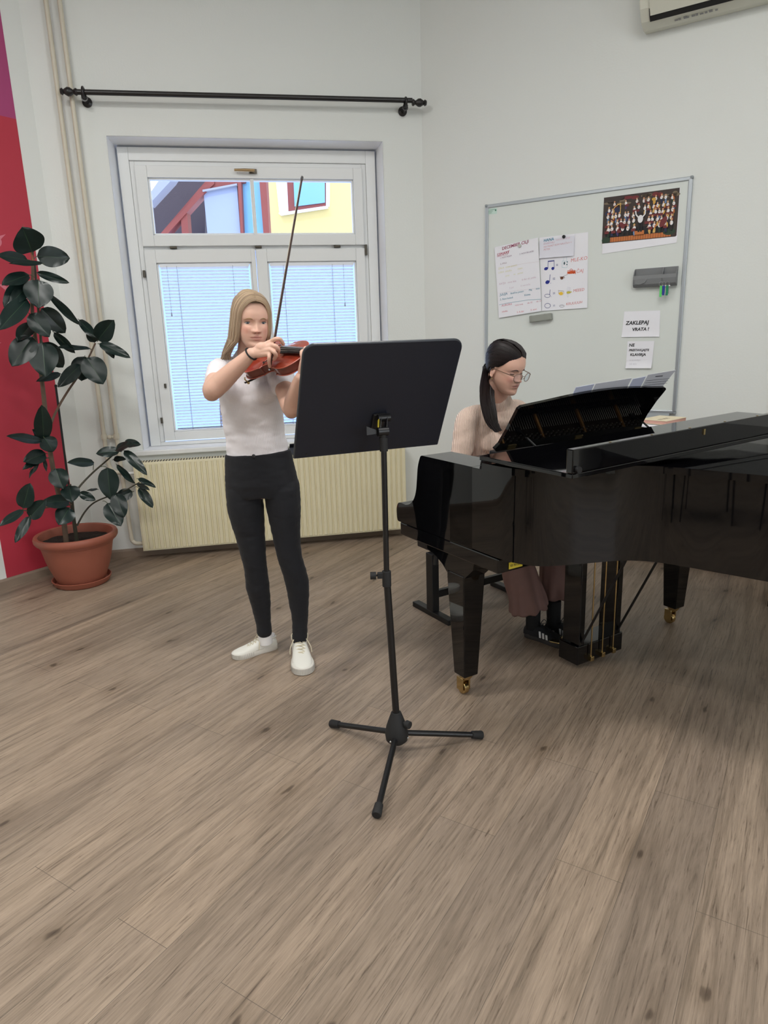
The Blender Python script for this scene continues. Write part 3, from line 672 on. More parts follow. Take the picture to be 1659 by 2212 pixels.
dc = sheet('goal_sheet', 'handwritten goals sheet headed DECEMBER CILJI, under the clear magnet on the whiteboard', 'poster', [(.557, 2.053), (.861, 2.085), (.898, 1.628), (.595, 1.596)], d=FR+.008, curl=.003)
RD = (150, 60, 92)
wz(dc, 'DECEMBER CILJI', 246, 350, .0265, RD, 9, .0004)
wz(dc, 'LENART', 182, 442, .0235, (176, 56, 84), 9, .0003)
draw(dc, 'heading_box', [('s', [(176, 450), (176, 405), (342, 365), (328, 415)], .0013), ('s', [(176, 450), (328, 418)], .0013)], (176, 56, 84))
for t, x, y, s, c in [('1. NOVI PESEM', 216, 480, .013, (160, 130, 150)), ('2. NOVI SKLADBI', 505, 420, .013, (150, 130, 150)), ('3. PTICI', 220, 570, .014, (150, 120, 130)),
                      ('ZALA   nova pesem', 190, 640, .017, (226, 224, 176)), ('LUKA   skladba   ritem', 190, 700, .016, (226, 224, 184)), ('prsti  na  pamet', 300, 745, .015, (226, 226, 190)),
                      ('KATJA  nova leta  6 dur do petka', 205, 868, .0165, (212, 190, 202)), ('3. pol      4. novi tečaj', 355, 925, .0135, (212, 196, 208)),
                      ('JULIJA', 215, 1032, .021, (30, 128, 160)), ('Božična pesem   Maj   klub', 372, 1008, .0155, (52, 136, 164)), ('2. Novi koledi      Kvinta', 215, 1100, .0165, (52, 136, 164)),
                      ('AURORA', 240, 1192, .0185, (214, 130, 150)), ('nova nota   do 10   do 12', 440, 1182, .0145, (216, 150, 164)), ('skladba', 245, 1280, .0145, (216, 140, 146)), ('2. A dur     5. novi', 468, 1288, .0155, (216, 120, 134))]:
    wz(dc, t, x, y, s, c, 6)
draw(dc, 'divider_line', [('s', [(205, 1165), (330, 1138), (640, 1092), (830, 1080)], .0018)], (60, 140, 166))
draw(dc, 'faint_divider_line', [('s', [(200, 992), (330, 970), (780, 915)], .0009), ('s', [(330, 600), (560, 550), (800, 520)], .0009)], (214, 196, 200))
def magnet(zx, zy, r, rgb, label, d):
    x, z = rz(zx, zy); m = MB(); Mx = Matrix.Rotation(rad(90), 4, 'X')
    m.lathe([(0, 0), (r, 0), (r, .005), (r*.85, .008), (0, .0085)], 20, M=Mx); o = m.build('round_magnet', mat('magnet_%d' % rgb[0], rgb, .3)); o.matrix_world = MBD @ Matrix.Translation((x, -d, z)); tag(o, label, 'magnet')
magnet(1170, 150, .0105, (14, 14, 18), 'round black magnet holding the small note card', FR+.0098)
magnet(512, 285, .0115, (196, 196, 190), 'round pale magnet over the DECEMBER CILJI heading', FR+.0095)
# eraser
m = MB(); er = thing('board_eraser', 'grey whiteboard eraser stuck below the goals sheet', 'eraser', MBD @ Matrix.Translation((.822, -FR, 1.556)) @ Matrix.Rotation(rad(-5), 4, 'Y'))
eg = mat('eraser_grey', (150, 154, 146), .6); MB().bb(0, .152, -.032, -.008, 0, .044).build('grip', eg, er, bevel=.006)
MB().bb(.003, .149, -.008, 0, .002, .042).build('felt_pad', mat('felt_grey', (120, 122, 118), .95), er)
for x in (.012, .020, .105, .113): MB().bb(x, x+.003, -.0335, -.03, 0, .0445).build('ridge', eg, er)
# orchestra picture
pic = sheet('orchestra_picture', 'colourful print of a seated orchestra and conductor at the top right of the whiteboard', 'picture', [(1.271, 2.272), (1.706, 2.272), (1.707, 1.975), (1.275, 1.95)], curl=.001)
def orchestra():
    cols = [(58, 46, 42), (120, 104, 84), (236, 234, 236), (112, 40, 42), (210, 164, 130), (40, 30, 30), (36, 44, 78), (212, 164, 74), (196, 116, 58), (30, 56, 38), (112, 140, 180), (74, 58, 110), (18, 18, 24), (232, 190, 110)]
    ms = [mat('paint_%d' % i, c, .6) for i, c in enumerate(cols)]
    W, H = .432, .262; b = MB(); R = random.Random(3)
    def rect(x0, x1, z0_, z1_, mi, y=-.0012): b.bb(x0, x1, y-.0002, y, z0_-H, z1_-H, mi)
    rect(.001, W, 0, H, 0)
    for i in range(26): disc(b, R.uniform(.02, W-.02), R.uniform(-.05, -.015), R.uniform(.012, .03), R.uniform(.006, .014), -.0015, R.choice([1, 1, 0, 3]))
    rect(.02, W-.02, 0.03, .075, 12, -.0015)
    rect(.05, .40, .004, .03, 8, -.0017)
    for i in range(24): rect(.055+i*.0144, .057+i*.0144, .004, .03, 3, -.0018)
    disc(b, .025, -H+.018, .026, .018, -.0019, 9); disc(b, .39, -H+.03, .035, .018, -.0019, 9); disc(b, .06, -.085, .05, .018, -.0017, 6, .2)
    def person_(x, z, s, y, pants):
        disc(b, x, z-.022*s, .0045*s, .014*s, y, pants, R.uniform(-.3, .3)); disc(b, x+.004*s, z-.022*s, .003*s, .014*s, y, pants)
        disc(b, x, z, .0080*s, .0105*s, y-.0002, 2, R.uniform(-.3, .3)); disc(b, x, z+.0165*s, .0052*s, .0068*s, y-.0005, R.choice([5, 5, 3, 7, 8]))
        disc(b, x+R.uniform(-.001, .001), z+.015*s, .0046*s, .0058*s, y-.0007, 4)
        stroke(b, [(x-.006*s, z+.004*s), (x+R.uniform(-.012, .012)*s, z-.004*s)], .0025*s, y-.0008, 4)
    y = -.0021
    for row, (zz, n, s) in enumerate([(-.045, 12, .9), (-.082, 15, .95), (-.118, 16, 1.0), (-.155, 15, 1.05), (-.188, 13, 1.15)]):
        for i in range(n):
            x = .018+(W-.036)*(i+.5)/n+R.uniform(-.006, .006)
            if abs(x-.225) < .03 and row > 1: continue
            if row < 2 and x < .18 and R.random() < .5: continue
            person_(x, zz+R.uniform(-.006, .006), s, y, R.choice([6, 10, 11, 13, 9, 5]))
            if R.random() < .75:
                x2 = x+R.uniform(-.012, .012); z2 = zz-.012; q = .011*s
                b.bb(x2-q, x2+q, y-.0012, y-.001, z2-.009*s, z2+.005*s, 3)
            if R.random() < .35: disc(b, x+.008, zz-.004, .004*s, .012*s, y-.0014, R.choice([8, 3, 7]), R.uniform(-.6, .6))
        y -= .0014
    stroke(b, [(.105, -.10), (.105, -.045)], .004, y, 13); stroke(b, ell(.085, -.075, .022, .028, 8, 0, 90), .003, y, 7); stroke(b, [(.105, -.045), (.075, -.058), (.062, -.075)], .004, y, 13)
    disc(b, .295, -.045, .012, .009, y, 7); disc(b, .298, -.06, .008, .012, y, 7)
    rect(.195, .25, .03, .052, 8, y)                                                  # podium
    rect(.212, .223, .045, .105, 12, y-.0003); rect(.226, .237, .045, .105, 12, y-.0003)
    disc(b, .2245, -.145, .0155, .022, y-.0005, 2); stroke(b, [(.212, -.135), (.198, -.118), (.195, -.10)], .007, y-.0005, 2); stroke(b, [(.237, -.135), (.25, -.12), (.251, -.10)], .007, y-.0005, 2)
    disc(b, .2245, -.112, .0075, .0095, y-.0009, 5)
    disc(b, .355, -.175, .016, .032, y-.0003, 3, -.5); disc(b, .12, -.17, .012, .022, y-.0003, 3, .6)
    b.build('painting', ms, pic)
orchestra()
# grey pen holder with key rings
def pens():
    g1 = mat('holder_grey', (120, 122, 124), .5, noise_amt=.02)
    root = thing('pen_holder', 'grey magnetic pen holder on the right of the whiteboard, keys hanging from it', 'pen holder', MBD @ Matrix.Translation((1.481, -FR, 1.737)))
    W, H = .245, .108
    MB().bb(0, W, -.006, 0, 0, H).build('back_plate', g1, root, bevel=.002)
    f = MB(); ring = lambda x: [V((x, y, z)) for y, z in [(-.005, .004), (-.028, .0), (-.042, .015), (-.046, .045), (-.044, .066), (-.040, .066), (-.041, .045), (-.036, .02), (-.005, .012)]]
    f.loft([ring(.002), ring(W-.002)], smooth=False); f.build('trough', g1, root)
    for x in (.0, .165, W-.004):
        q = MB(); pr = [V((x, y, z)) for y, z in [(-.004, .004), (-.028, 0), (-.042, .015), (-.046, .045), (-.044, .07), (-.02, .1), (-.004, H)]]
        q.loft([pr, [p+V((.004, 0, 0)) for p in pr]], smooth=False); q.build('divider', g1, root)
    q = MB(); pts = [(.012, .02), (.012, .045), (.07, .048), (.082, .042), (.07, .024), (.04, .014)]
    q.prism(pts, .0445, .0475, M=Matrix(((1, 0, 0, 0), (0, 0, -1, 0), (0, 1, 0, 0), (0, 0, 0, 1)))); q.build('embossed_pad', g1, root, bevel=.001)
    st = mat('steel', (190, 190, 190), .25, .9)
    for i, (x, c, L_, lab) in enumerate([(.165, (96, 216, 110), .075, 'light green key tag on a steel ring, leftmost under the pen holder'), (.180, (34, 56, 150), .066, 'blue key tag on a steel ring, middle one under the pen holder'), (.200, (20, 130, 84), .068, 'dark green key tag on a steel ring, rightmost under the pen holder')]):
        k = thing('key_ring', lab, 'keys', MBD @ Matrix.Translation((1.481+x, -FR-.052, 1.737+.012)), 'key rings under the pen holder')
        m = MB(); m.tube([(.0105*math.cos(t), 0, .012*math.sin(t)) for t in [2*math.pi*q/20 for q in range(21)]], .0011, 6); m.build('ring', st, k)
        m = MB(); m.bb(-.006, .007, -.0035, .0005, -.012-L_+.012, -.012); m.build('tag', mat('tag_%d' % i, c, .35), k, bevel=.003)
        m = MB(); m.bb(.006, .011, .002, .004, -.058, -.012); m.ball((.008, .003, -.016), (.008, .0015, .008)); m.build('key', st, k)
pens()
s1 = sheet('door_note', 'white paper note reading ZAKLEPAJ VRATA ! below the pen holder', 'note', [(1.428, 1.601), (1.640, 1.598), (1.646, 1.445), (1.42, 1.448)], curl=.005)
s2 = sheet('piano_note', 'smaller paper note reading NE PRESTAVLJAJTE KLAVIRJA near the board bottom', 'note', [(1.458, 1.421), (1.618, 1.42), (1.612, 1.257), (1.456, 1.257)], curl=.012)
BK = (16, 16, 20)
wr(s1, 'ZAKLEPAJ', .013, -.080, .031, BK, 0, -.0014, .15, .0009); wr(s1, 'VRATA !', .053, -.118, .027, BK, 0, -.0014, .15, .0008)
wr(s2, 'NE', .010, -.032, .026, BK, 0, -.0014, .1, .0007); wr(s2, 'PRESTAVLJAJTE', .012, -.060, .0178, BK, 0, -.0014, .1, .0006); wr(s2, 'KLAVIRJA', .020, -.089, .0225, BK, 0, -.0014, .1, .0007)
wr(s2, 'K KLAVIRJU', .018, -.120, .013, (206, 206, 214), 0, -.0014); wr(s2, 'NE SEDI', .018, -.143, .013, (206, 206, 214), 0, -.0014)
# --- air conditioner
def ac():
    c1 = mat('ac_plastic', (214, 214, 200), .45); dk = mat('ac_dark', (24, 24, 24), .6)
    x0, L_ = 1.462, .83
    root = thing('air_conditioner', 'off-white split air conditioner mounted high on the wall at the top right', 'air conditioner', MBD @ Matrix.Translation((x0, 0, 3.10)))
    prof = [(0, 0), (-.06, -.004), (-.12, .02), (-.165, .07), (-.185, .13), (-.185, .25), (-.17, .275), (0, .28)]
    m = MB(); m.loft([[V((x, y, z)) for y, z in prof] for x in (0, L_)], smooth=False); m.build('body', c1, root, bevel=.006, seg=3)
    m = MB(); q = [(-.118, .0135), (-.150, .050), (-.158, .064), (-.150, .066), (-.11, .024)]
    m.loft([[V((x, y-.008, z)) for y, z in q] for x in (.05, L_-.05)], smooth=False); m.build('air_outlet', dk, root)
    m = MB(); q = [(-.138, .036), (-.185, .098), (-.190, .098), (-.146, .034)]
    m.loft([[V((x, y-.004, z)) for y, z in q] for x in (.055, L_-.055)], smooth=False); m.build('louvre', c1, root)
    m = MB(); m.bb(.05, L_-.05, -.1875, -.184, .108, .112); m.build('panel_gap', dk, root)
    t = text_part('TOSHIBA', .017, Matrix.Translation((.02, -.1858, .138)) @ RX, mat('ac_print', (110, 106, 84), .5), root, 'logo', 0, .0003, .0004)
    Mx = Matrix.Translation((.17, -.095, .0042)) @ Matrix.Rotation(rad(180-22), 4, 'X')
    gy = mat('ac_symbol', (140, 140, 140), .5); m = MB()
    for i, x in enumerate((0, .02, .045, .06, .085, .105, .125, .15, .17, .20)):
        m.bb(x, x+(.012 if i % 2 else .018), -.005-(i % 3)*.003, .004, -.0015, -.0005)
    s = m.build('control_symbols', gy, root); s.matrix_local = Matrix.Translation((.17, -.088, .0035)) @ Matrix.Rotation(rad(-22), 4, 'X')
ac()
# ================================================================= GRAND PIANO
gloss = mat('piano_black', (7, 7, 9), .03, spec=.5)
matte = mat('black_satin', (16, 16, 18), .45)
brass2 = mat('polished_brass', (196, 172, 122), .18, 1.0)
PW = frame(V((.157, 2.8, 0)), (math.cos(rad(31)), math.sin(rad(31)), 0))     # x across the keyboard (treble->bass), -y towards the tail
piano = thing('grand_piano', 'glossy black grand piano with brass casters, keyboard facing the seated pianist', 'piano', PW)
def q_(w, t, z=0.0): return V((w, -t, z))
Wd = 1.52
curve = [(0, .46), (0.004, .52), (.022, .59), (.06, .645), (.14, .69), (.24, .73), (.33, .77), (.395, .83), (.44, .92), (.49, 1.07), (.55, 1.24), (.66, 1.44), (.83, 1.60), (1.03, 1.68), (1.24, 1.66), (1.41, 1.55), (1.50, 1.37), (1.52, 1.15)]
cs = [(p.x, p.y) for p in smooth_path([V((a, b, 0)) for a, b in curve], 6)]
def offset(pts, d):
    out = []; n = len(pts)
    for i in range(n):
        a = V(pts[max(0, i-1)]).to_2d() if False else V((pts[max(0, i-1)][0], pts[max(0, i-1)][1])); b = V((pts[min(n-1, i+1)][0], pts[min(n-1, i+1)][1]))
        t = (b-a).normalized(); nn = V((t.y, -t.x)); out.append((pts[i][0]+nn.x*d, pts[i][1]+nn.y*d))
    return out
outer = [(0, 0)]+cs+[(Wd, 0)]
inner = [(.05, 0)]+[(x, y) for x, y in offset(cs, .05)]+[(Wd-.05, 0)]
# bent rim (outer wall)
def rim(z0_, z1_, t0, nm, mt, oo, ii, bevel=.004):
    m = MB(); n = len(oo)
    sec = []
    for (ow, ot), (iw, it) in zip(oo, ii):
        ot = max(ot, t0); it = max(it, t0)
        sec.append([q_(ow, ot, z0_), q_(ow, ot, z1_), q_(iw, it, z1_), q_(iw, it, z0_)])
    m.loft(sec, smooth=False); o = m.build(nm, mt, piano, bevel=bevel)
    for p in o.data.polygons:
        p.use_smooth = abs(p.normal.z) < .5
    o.data.set_sharp_from_angle(angle=rad(40))
    return o
rim(.703, 1.0193, .20, 'rim', gloss, outer, inner, 0)
# treble/bass cheeks with scroll arms
def cheek(w0, w1):
    prof = [(.34, .70), (-.17, .70), (-.19, .705), (-.195, .75), (-.185, .778), (-.165, .788), (-.12, .787), (-.085, .798), (-.055, .825), (-.037, .865), (-.028, .92), (-.02, .97), (-.002, 1.012), (.012, 1.02), (.34, 1.02)]
    prof = [prof[0]]+[(p.x, p.y) for p in smooth_path([V((a, b, 0)) for a, b in prof[1:-1]], 4)]+[prof[-1]]
    m = MB(); a = [q_(w0, t, z) for t, z in prof]; b = [q_(w1, t, z) for t, z in prof]; n = len(a)
    m.add(a+b, [(j, (j+1) % n, n+(j+1) % n, n+j) for j in range(n)]); m.add(a, [tuple(range(n))[::-1]]); m.add(b, [tuple(range(n))])
    m.build('arm', gloss, piano, bevel=.005, seg=3)
cheek(0, .15); cheek(Wd-.15, Wd)
m = MB(); m.bb(.001, Wd-.001, -.49, .172, .640, .6985); m.build('keybed', gloss, piano, bevel=.006)
MB().bb(.15, Wd-.15, .155, .19, .70, .735).build('key_slip', gloss, piano, bevel=.004)
MB().bb(.05, Wd-.05, -.30, -.02, .699, .715).build('key_frame', matte, piano)
fbd = MB(); pr = [(-.005, .74), (.02, .74), (.045, .90), (.06, .99), (.05, .995), (.02, .93), (-.005, .80)]
fbd.loft([[q_(w_, t, z) for t, z in pr] for w_ in (.151, Wd-.151)], smooth=False); fbd.build('fallboard', gloss, piano, bevel=.002)
ivory = mat('ivory_key', (238, 236, 226), .25)
k = MB()
for i in range(52):
    a = .155+i*1.21/52; k.bb(a+.0004, a+1.21/52-.0004, .0, .148, .722, .742)
k.build('white_keys', ivory, piano, bevel=.001)
k = MB()
for i in range(51):
    if (i % 7) in (1, 4): continue
    a = .155+(i+1)*1.21/52; k.bb(a-.005, a+.005, .0, .098, .742, .754)
k.build('black_keys', gloss, piano)
# iron plate, strings, tuning pins, dampers
gold = mat('gold_plate', (150, 108, 58), .35, .6)
ins = [(a, b) for a, b in inner]
pl_ = MB(); pin = [(.051, .2)]+[(x, max(y, .2)) for x, y in offset(cs, .055)]+[(Wd-.055, .2)]
pl_.prism([(x, -y) for x, y in pin], .885, .90); pl_.build('iron_plate', mat('dark_plate', (44, 34, 26), .4, .4), piano)
st = MB()
for w_ in (.42, .66, .93, 1.2): st.tube([q_(w_, .21, .915), q_(w_, .42, .93), q_(w_+.02, .66, .93)], [.008, .012, .012], 8)
st.build('plate_strut', gold, piano)
sg = MB(); stl = mat('string_steel', (200, 196, 190), .3, .9)
for i in range(88):
    w_ = .14+i*1.25/88; sg.tube([q_(w_, .30, .922), q_(w_+.03, .62, .925)], .0009, 4, 0, False)
sg.build('strings', stl, piano)
tp = MB()
for i in range(76):
    for j in range(3): w_ = .14+i*1.25/76+j*.004; tp.tube([q_(w_, .215+j*.022+.01*(i % 2), .90), q_(w_, .215+j*.022+.01*(i % 2), .93)], .0028, 6)
tp.build('tuning_pins', stl, piano)
dm = MB()
for i in range(62): w_ = .2+i*1.2/66; dm.bb(w_, w_+.012, -.385, -.365, .925, .955)
dm.build('dampers', matte, piano)
for w0, w1, in ((.15, .40), (1.08, Wd-.15)):
    MB().bb(w0, w1, -.17, -.06, .985, .998).build('side_shelf', gloss, piano, bevel=.002)
# main lid, closed
lid_o = [(-.012, .400)]+[(x, y) for x, y in offset(cs, -.012)]+[(Wd+.012, .400)]
m = MB(); m.prism([(x, -y) for x, y in lid_o], 1.0215, 1.046); lid = m.build('lid', gloss, piano, bevel=.011, seg=4)
# folded front flap, lying upside down on the lid, its lip standing up
def flap():
    zf = lambda w_: 1.056+.02*w_
    m = MB(); a, b = -.016, Wd+.016
    def bar(t0, t1, h0, h1):
        vs = []
        for w_ in (a, b):
            for t, h in ((t0, h0), (t1, h0), (t1, h1), (t0, h1)): vs.append(q_(w_, t, zf(w_)+h))
        m.add(vs, [(0, 1, 2, 3), (7, 6, 5, 4), (0, 4, 5, 1), (1, 5, 6, 2), (2, 6, 7, 3), (3, 7, 4, 0)])
    bar(.402, .850, 0, .016)
    f = m.build('front_flap', gloss, piano, bevel=.0025)
    m = MB(); bar(.822, .849, .0165, .092); lp = m.build('flap_lip', gloss, f, bevel=.003)
    m.__init__()
    fl = MB(); fl.tube([q_(.004, .848, zf(0)+.028), q_(.004, .860, zf(0)+.028)], .0105, 16); fl.build('rubber_buffer', matte, f)
    h = MB(); h.bb(.62, .628, -.853, -.849, zf(.62)+.062, zf(.62)+.082); h.build('lock_plate', brass2, f)
    s = MB()
    for w_ in (.16, .36, .56, .76, .96, 1.16, 1.36): s.ball(q_(w_, .838, zf(w_)+.0925), (.006, .004, .0012), 10, 6)
    s.build('screw', brass2, f)
flap()
for w_ in (.35, Wd-.35): MB().tube([q_(w_-.04, .398, 1.05), q_(w_+.04, .398, 1.05)], .006, 10).build('lid_hinge', brass2, piano)
# music desk
def desk():
    b0, tl = q_(.262, .160, 1.030), None
    lean = rad(27); ex = V((1, 0, 0)); ez = V((0, -math.sin(lean), math.cos(lean)))
    M = Matrix(((1, 0, 0, b0.x), (0, ez.z, ez.y, b0.y), (0, -ez.y, ez.z, b0.z), (0, 0, 0, 1)))
    # local: x right (towards bass), y thickness, z up the board
    L_ = .90
    out = [(0, 0), (L_, 0), (L_-.012, .012), (L_-.02, .04), (L_-.018, .09), (L_+.0, .16), (L_+.022, .208), (L_+.026, .220), (L_+.015, .230)]
    for i in range(1, 14):
        a = i/14; out.append((L_+.0-(L_-.06)*a, .230+.022*math.sin(math.pi*min(1, a*1.1+.0))-.018*a*a))
    out += [(.050, .207), (.038, .198), (.032, .16), (.022, .10), (.006, .035), (-.012, .012)]
    m = MB(); m.prism([(x, z) for x, z in out], -.007, .007, M=M @ Matrix(((1, 0, 0, 0), (0, 0, -1, 0), (0, 1, 0, 0), (0, 0, 0, 1))))
    d = m.build('music_desk', gloss, piano, bevel=.004, seg=3)
    for x in (.08, .47, .86):
        h = MB(); h.box((0, 0, 0), (.045, .003, .022), None, 0); h.build('hinge', brass2, d, M=M @ Matrix.Translation((x, -.0085, .012)))
    for x in (.14, .865):
        p0 = M @ V((x, -.008, .05)); p1 = V((x+b0.x+.03, p0.y-.06, 1.02))
        h = MB(); h.tube([p0, p0+V((0, -.01, .0)), p1], .0045, 8, ref=(1, 0, 0)); h.box(p1, (.022, .03, .012)); h.build('prop', matte, d)
    MB().bb(.26, 1.19, -.20, -.125, 1.0, 1.026).build('desk_rail', matte, piano, bevel=.005)
    return M
DM = desk()
# legs with casters
def leg(w_, t):
    m = MB(); r = lambda s, z: [q_(w_+a*s, t+b*s, z) for a, b in ((-1, -1), (1, -1), (1, 1), (-1, 1))]
    m.loft([r(.036, .098), r(.0365, .105), r(.055, .53), r(.055, .56)], smooth=False)
    lg = m.build('leg', gloss, piano, bevel=.004)
    m = MB(); a = [(-.20, .64), (-.20, .615), (-.14, .60), (-.09, .575), (-.06, .55), (.055, .55), (.11, .60), (.12, .64)]
    A = [q_(w_-.052, t+x, z) for x, z in a]; B = [q_(w_+.052, t+x, z) for x, z in a]; n = len(a)
    m.add(A+B, [(j, (j+1) % n, n+(j+1) % n, n+j) for j in range(n)]); m.add(A, [tuple(range(n))[::-1]]); m.add(B, [tuple(range(n))])
    m.build('leg_bracket', gloss, lg, bevel=.006)
    c = MB(); c.lathe([(0, .075), (.02, .075), (.024, .082), (.03, .09), (.03, .098), (0, .098)], 20, q_(w_, t, 0)); c.bb(w_-.024, w_-.016, -t-.005, -t+.035, .02, .08); c.bb(w_+.012, w_+.020, -t-.005, -t+.035, .02, .08)
    c.build('caster_fork', brass2, lg, bevel=.002)
    c = MB(); c.tube([q_(w_-.014, t-.016, .029), q_(w_+.010, t-.016, .029)], .029, 24); c.build('caster_wheel', brass2, lg, bevel=.004)
leg(.075, .205); leg(1.405, .24); leg(1.0, 1.42)
# pedal lyre
ly = MB(); ly.bb(.612, .645, -.335, -.235, .07, .70); ly.bb(.850, .883, -.335, -.235, .07, .70); lyo = ly.build('pedal_lyre', gloss, piano, bevel=.003)
MB().bb(.600, .895, -.340, -.225, .035, .125).build('pedal_box', gloss, lyo, bevel=.004)
for w_ in (.675, .748, .820):
    MB().tube([q_(w_, .350, .06), q_(w_, .350, .70)], .0034, 10).build('pedal_rod', brass2, lyo)
    MB().bb(w_-.010, w_+.010, -.362, -.336, .045, .068).build('rod_block', brass2, lyo, bevel=.002)
    p = MB(); p.loft([[V((w_+a, -t, z+b)) for a, b in ((-ww, 0), (ww, 0), (ww, .007), (-ww, .007))] for t, z, ww in ((.24, .058, .009), (.19, .060, .009), (.16, .056, .014), (.115, .048, .019), (.10, .046, .013))], smooth=False); p.build('pedal', brass2, lyo, bevel=.002)
for w_ in (.63, .865): MB().tube([q_(w_, .335, .14), q_(w_, .60, .695)], .0055, 10).build('lyre_brace', matte, piano)
ye = MB().bb(.052, .118, -.4925, -.4905, .650, .676).build('inventory_sticker', mat('yellow_label', (226, 204, 62), .5), piano)
text_part('03 701337', .012, Matrix.Translation((.058, -.4928, .659)) @ RX, mat('black_ink', (20, 20, 20), .6), ye, 'number', 0, .0001, .0002)
# sheet music on the desk, leaning on its front
paper = mat('music_paper', (206, 206, 214), .8); paper2 = mat('music_paper_blue', (196, 200, 222), .8); ink = mat('printed_ink', (70, 70, 78), .7)
for nm, lab, x0, x1, h0, h1, mt_ in [('sheet_music', 'leftmost loose music sheet sticking up behind the piano music desk', .33, .44, .262, .268, paper2), ('sheet_music', 'wide grey music booklet in the middle of the piano music desk', .445, .67, .270, .280, paper), ('sheet_music', 'narrow bluish music sheet right of the booklet on the desk', .673, .76, .278, .283, paper2), ('sheet_music', 'rightmost printed music sheet rising highest above the desk', .765, .955, .292, .302, paper)]:
    m = MB(); yy = .012 + .002*(x0*10 % 3)
    vs = [V((x0, yy, .012)), V((min(x1, .84), yy+.004, .012)), V((x1+.012, yy+.004, h1)), V((x0+.012, yy, h0))]; vs2 = [p+V((0, .002, 0)) for p in vs]
    m.add(vs+vs2, [(0, 1, 2, 3), (7, 6, 5, 4), (0, 4, 5, 1), (1, 5, 6, 2), (2, 6, 7, 3), (3, 7, 4, 0)])
    o = m.build(nm, mt_); o.matrix_world = PW @ DM; tag(o, lab, 'sheet music')
    if x0 > .76:
        l = MB()
        for j in range(3): l.bb(x0+.02, x1-.01, yy-.0008, yy-.0003, h0-.030-.012*j, h0-.0285-.012*j)
        l.bb(x0+.07, x0+.12, yy-.0008, yy-.0003, h0-.014, h0-.010); l.build('staves', ink, o)
# book and papers on the bass arm
bk = thing('music_book', 'small cream book with a red-edged page block on the bass end of the piano', 'book', PW @ Matrix.Translation((Wd-.17, .0, 1.0305)) @ Matrix.Rotation(rad(8), 4, 'Z'))
MB().bb(0, .2, -.145, 0, 0, .002).build('cover', mat('cream_cover', (226, 214, 184), .6), bk); MB().bb(.002, .198, -.143, -.002, .0021, .018).build('page_block', mat('pink_pages', (206, 160, 146), .8), bk)
MB().bb(0, .2, -.145, 0, .0181, .020).build('cover', mat('cream_cover', (226, 214, 184), .6), bk)
text_part('ETUDE', .03, Matrix.Translation((.03, -.10, .0202)), mat('cover_ink', (120, 100, 80), .6), bk, 'title', 0, .0002)
pp = MB().bb(-.02, .19, -.20, .01, 0, .006).build('paper_stack', mat('paper_white', (1, 1, 1))); pp.matrix_world = PW @ Matrix.Translation((Wd-.20, .0, 1.0215)) @ Matrix.Rotation(rad(-4), 4, 'Z'); tag(pp, 'white papers lying under the small cream book on the piano', 'papers')
# ================================================================= BENCH
bn = thing('piano_bench', 'black adjustable piano bench on H-shaped legs under the pianist', 'bench', PW @ Matrix.Translation((.745, .58, 0)))
MB().bb(-.29, .29, -.16, .16, .40, .475).build('seat_cushion', mat('black_leather', (22, 21, 22), .4, bump=.15, bscale=40), bn, bevel=.02, seg=3)
MB().bb(-.28, .28, -.15, .15, .36, .3995).build('seat_frame', matte, bn, bevel=.004)
for x in (-.285, .285):
    l = MB().bb(x-.022, x+.022, -.03, .03, .03, .36).build('leg', matte, bn, bevel=.003)
    MB().bb(x-.022, x+.022, -.17, .17, 0, .03).build('foot_bar', matte, l, bevel=.003)
MB().bb(-.263, .263, -.012, .012, .10, .14).build('cross_bar', matte, bn)
k = MB(); k.tube([(-.29, -.10, .38), (-.33, -.10, .38)], .006); k.tube([(-.33, -.10, .38), (-.335, -.10, .33)], .012); k.build('height_crank', matte, bn)
# ================================================================= MUSIC STAND
blk = mat('stand_black', (17, 17, 19), .38, noise_amt=.05); rub = mat('stand_rubber', (28, 28, 29), .75); dkp = mat('desk_black', (22, 26, 38), .5, noise_amt=.04, bump=.05, bscale=300)
HB = FL(857, 1584, .085); HB.z = 0
ms_ = thing('music_stand', 'black orchestral music stand with solid desk on a three-legged base', 'music stand', Matrix.Translation(HB))
hub = MB(); hub.lathe([(0, .048), (.028, .05), (.04, .062), (.043, .085), (.038, .115), (.026, .15), (.018, .172), (0, .174)], 24)
hub.build('hub', rub, ms_)
hs = MB()
for a_ in (-.6, 1.3): hs.ball((.041*math.sin(a_), -.041*math.cos(a_), .072), .0045, 10, 8)
hs.build('rivet', mat('steel', (1, 1, 1)), ms_)
for (px, py) in ((715, 1563), (1042, 1588), (813, 1762)):
    e = FL(px, py, .016)-HB; e.z = .0165; d_ = e.normalized(); s_p = V((d_.x*.03, d_.y*.03, .082))
    l = MB(); l.tube([s_p, e-(e-s_p).normalized()*.03], .0105, 14); lo_ = l.build('leg', blk, ms_)
    f = MB(); dd = (e-s_p).normalized(); f.tube([e-dd*.045, e-dd*.043, e-dd*.004, e], [.011, .0145, .0165, .014], 16); f.build('rubber_foot', rub, lo_)
pt0 = V((0, 0, .16)); pt1 = P(835, 1240, 2.235)-HB; pt2 = P(829, 968, 2.215)-HB
MB().tube([pt0, pt1], .0125, 18).build('lower_pole', blk, ms_)
MB().tube([pt1-V((0, 0, .02)), pt2], .0095, 18).build('upper_pole', blk, ms_)
c = MB(); c.tube([pt1-V((0, 0, .045)), pt1+V((0, 0, .012))], .0155, 16); c.box(pt1+V((-.022, 0, -.004)), (.02, .018, .02)); cl = c.build('height_clamp', rub, ms_, bevel=.002)
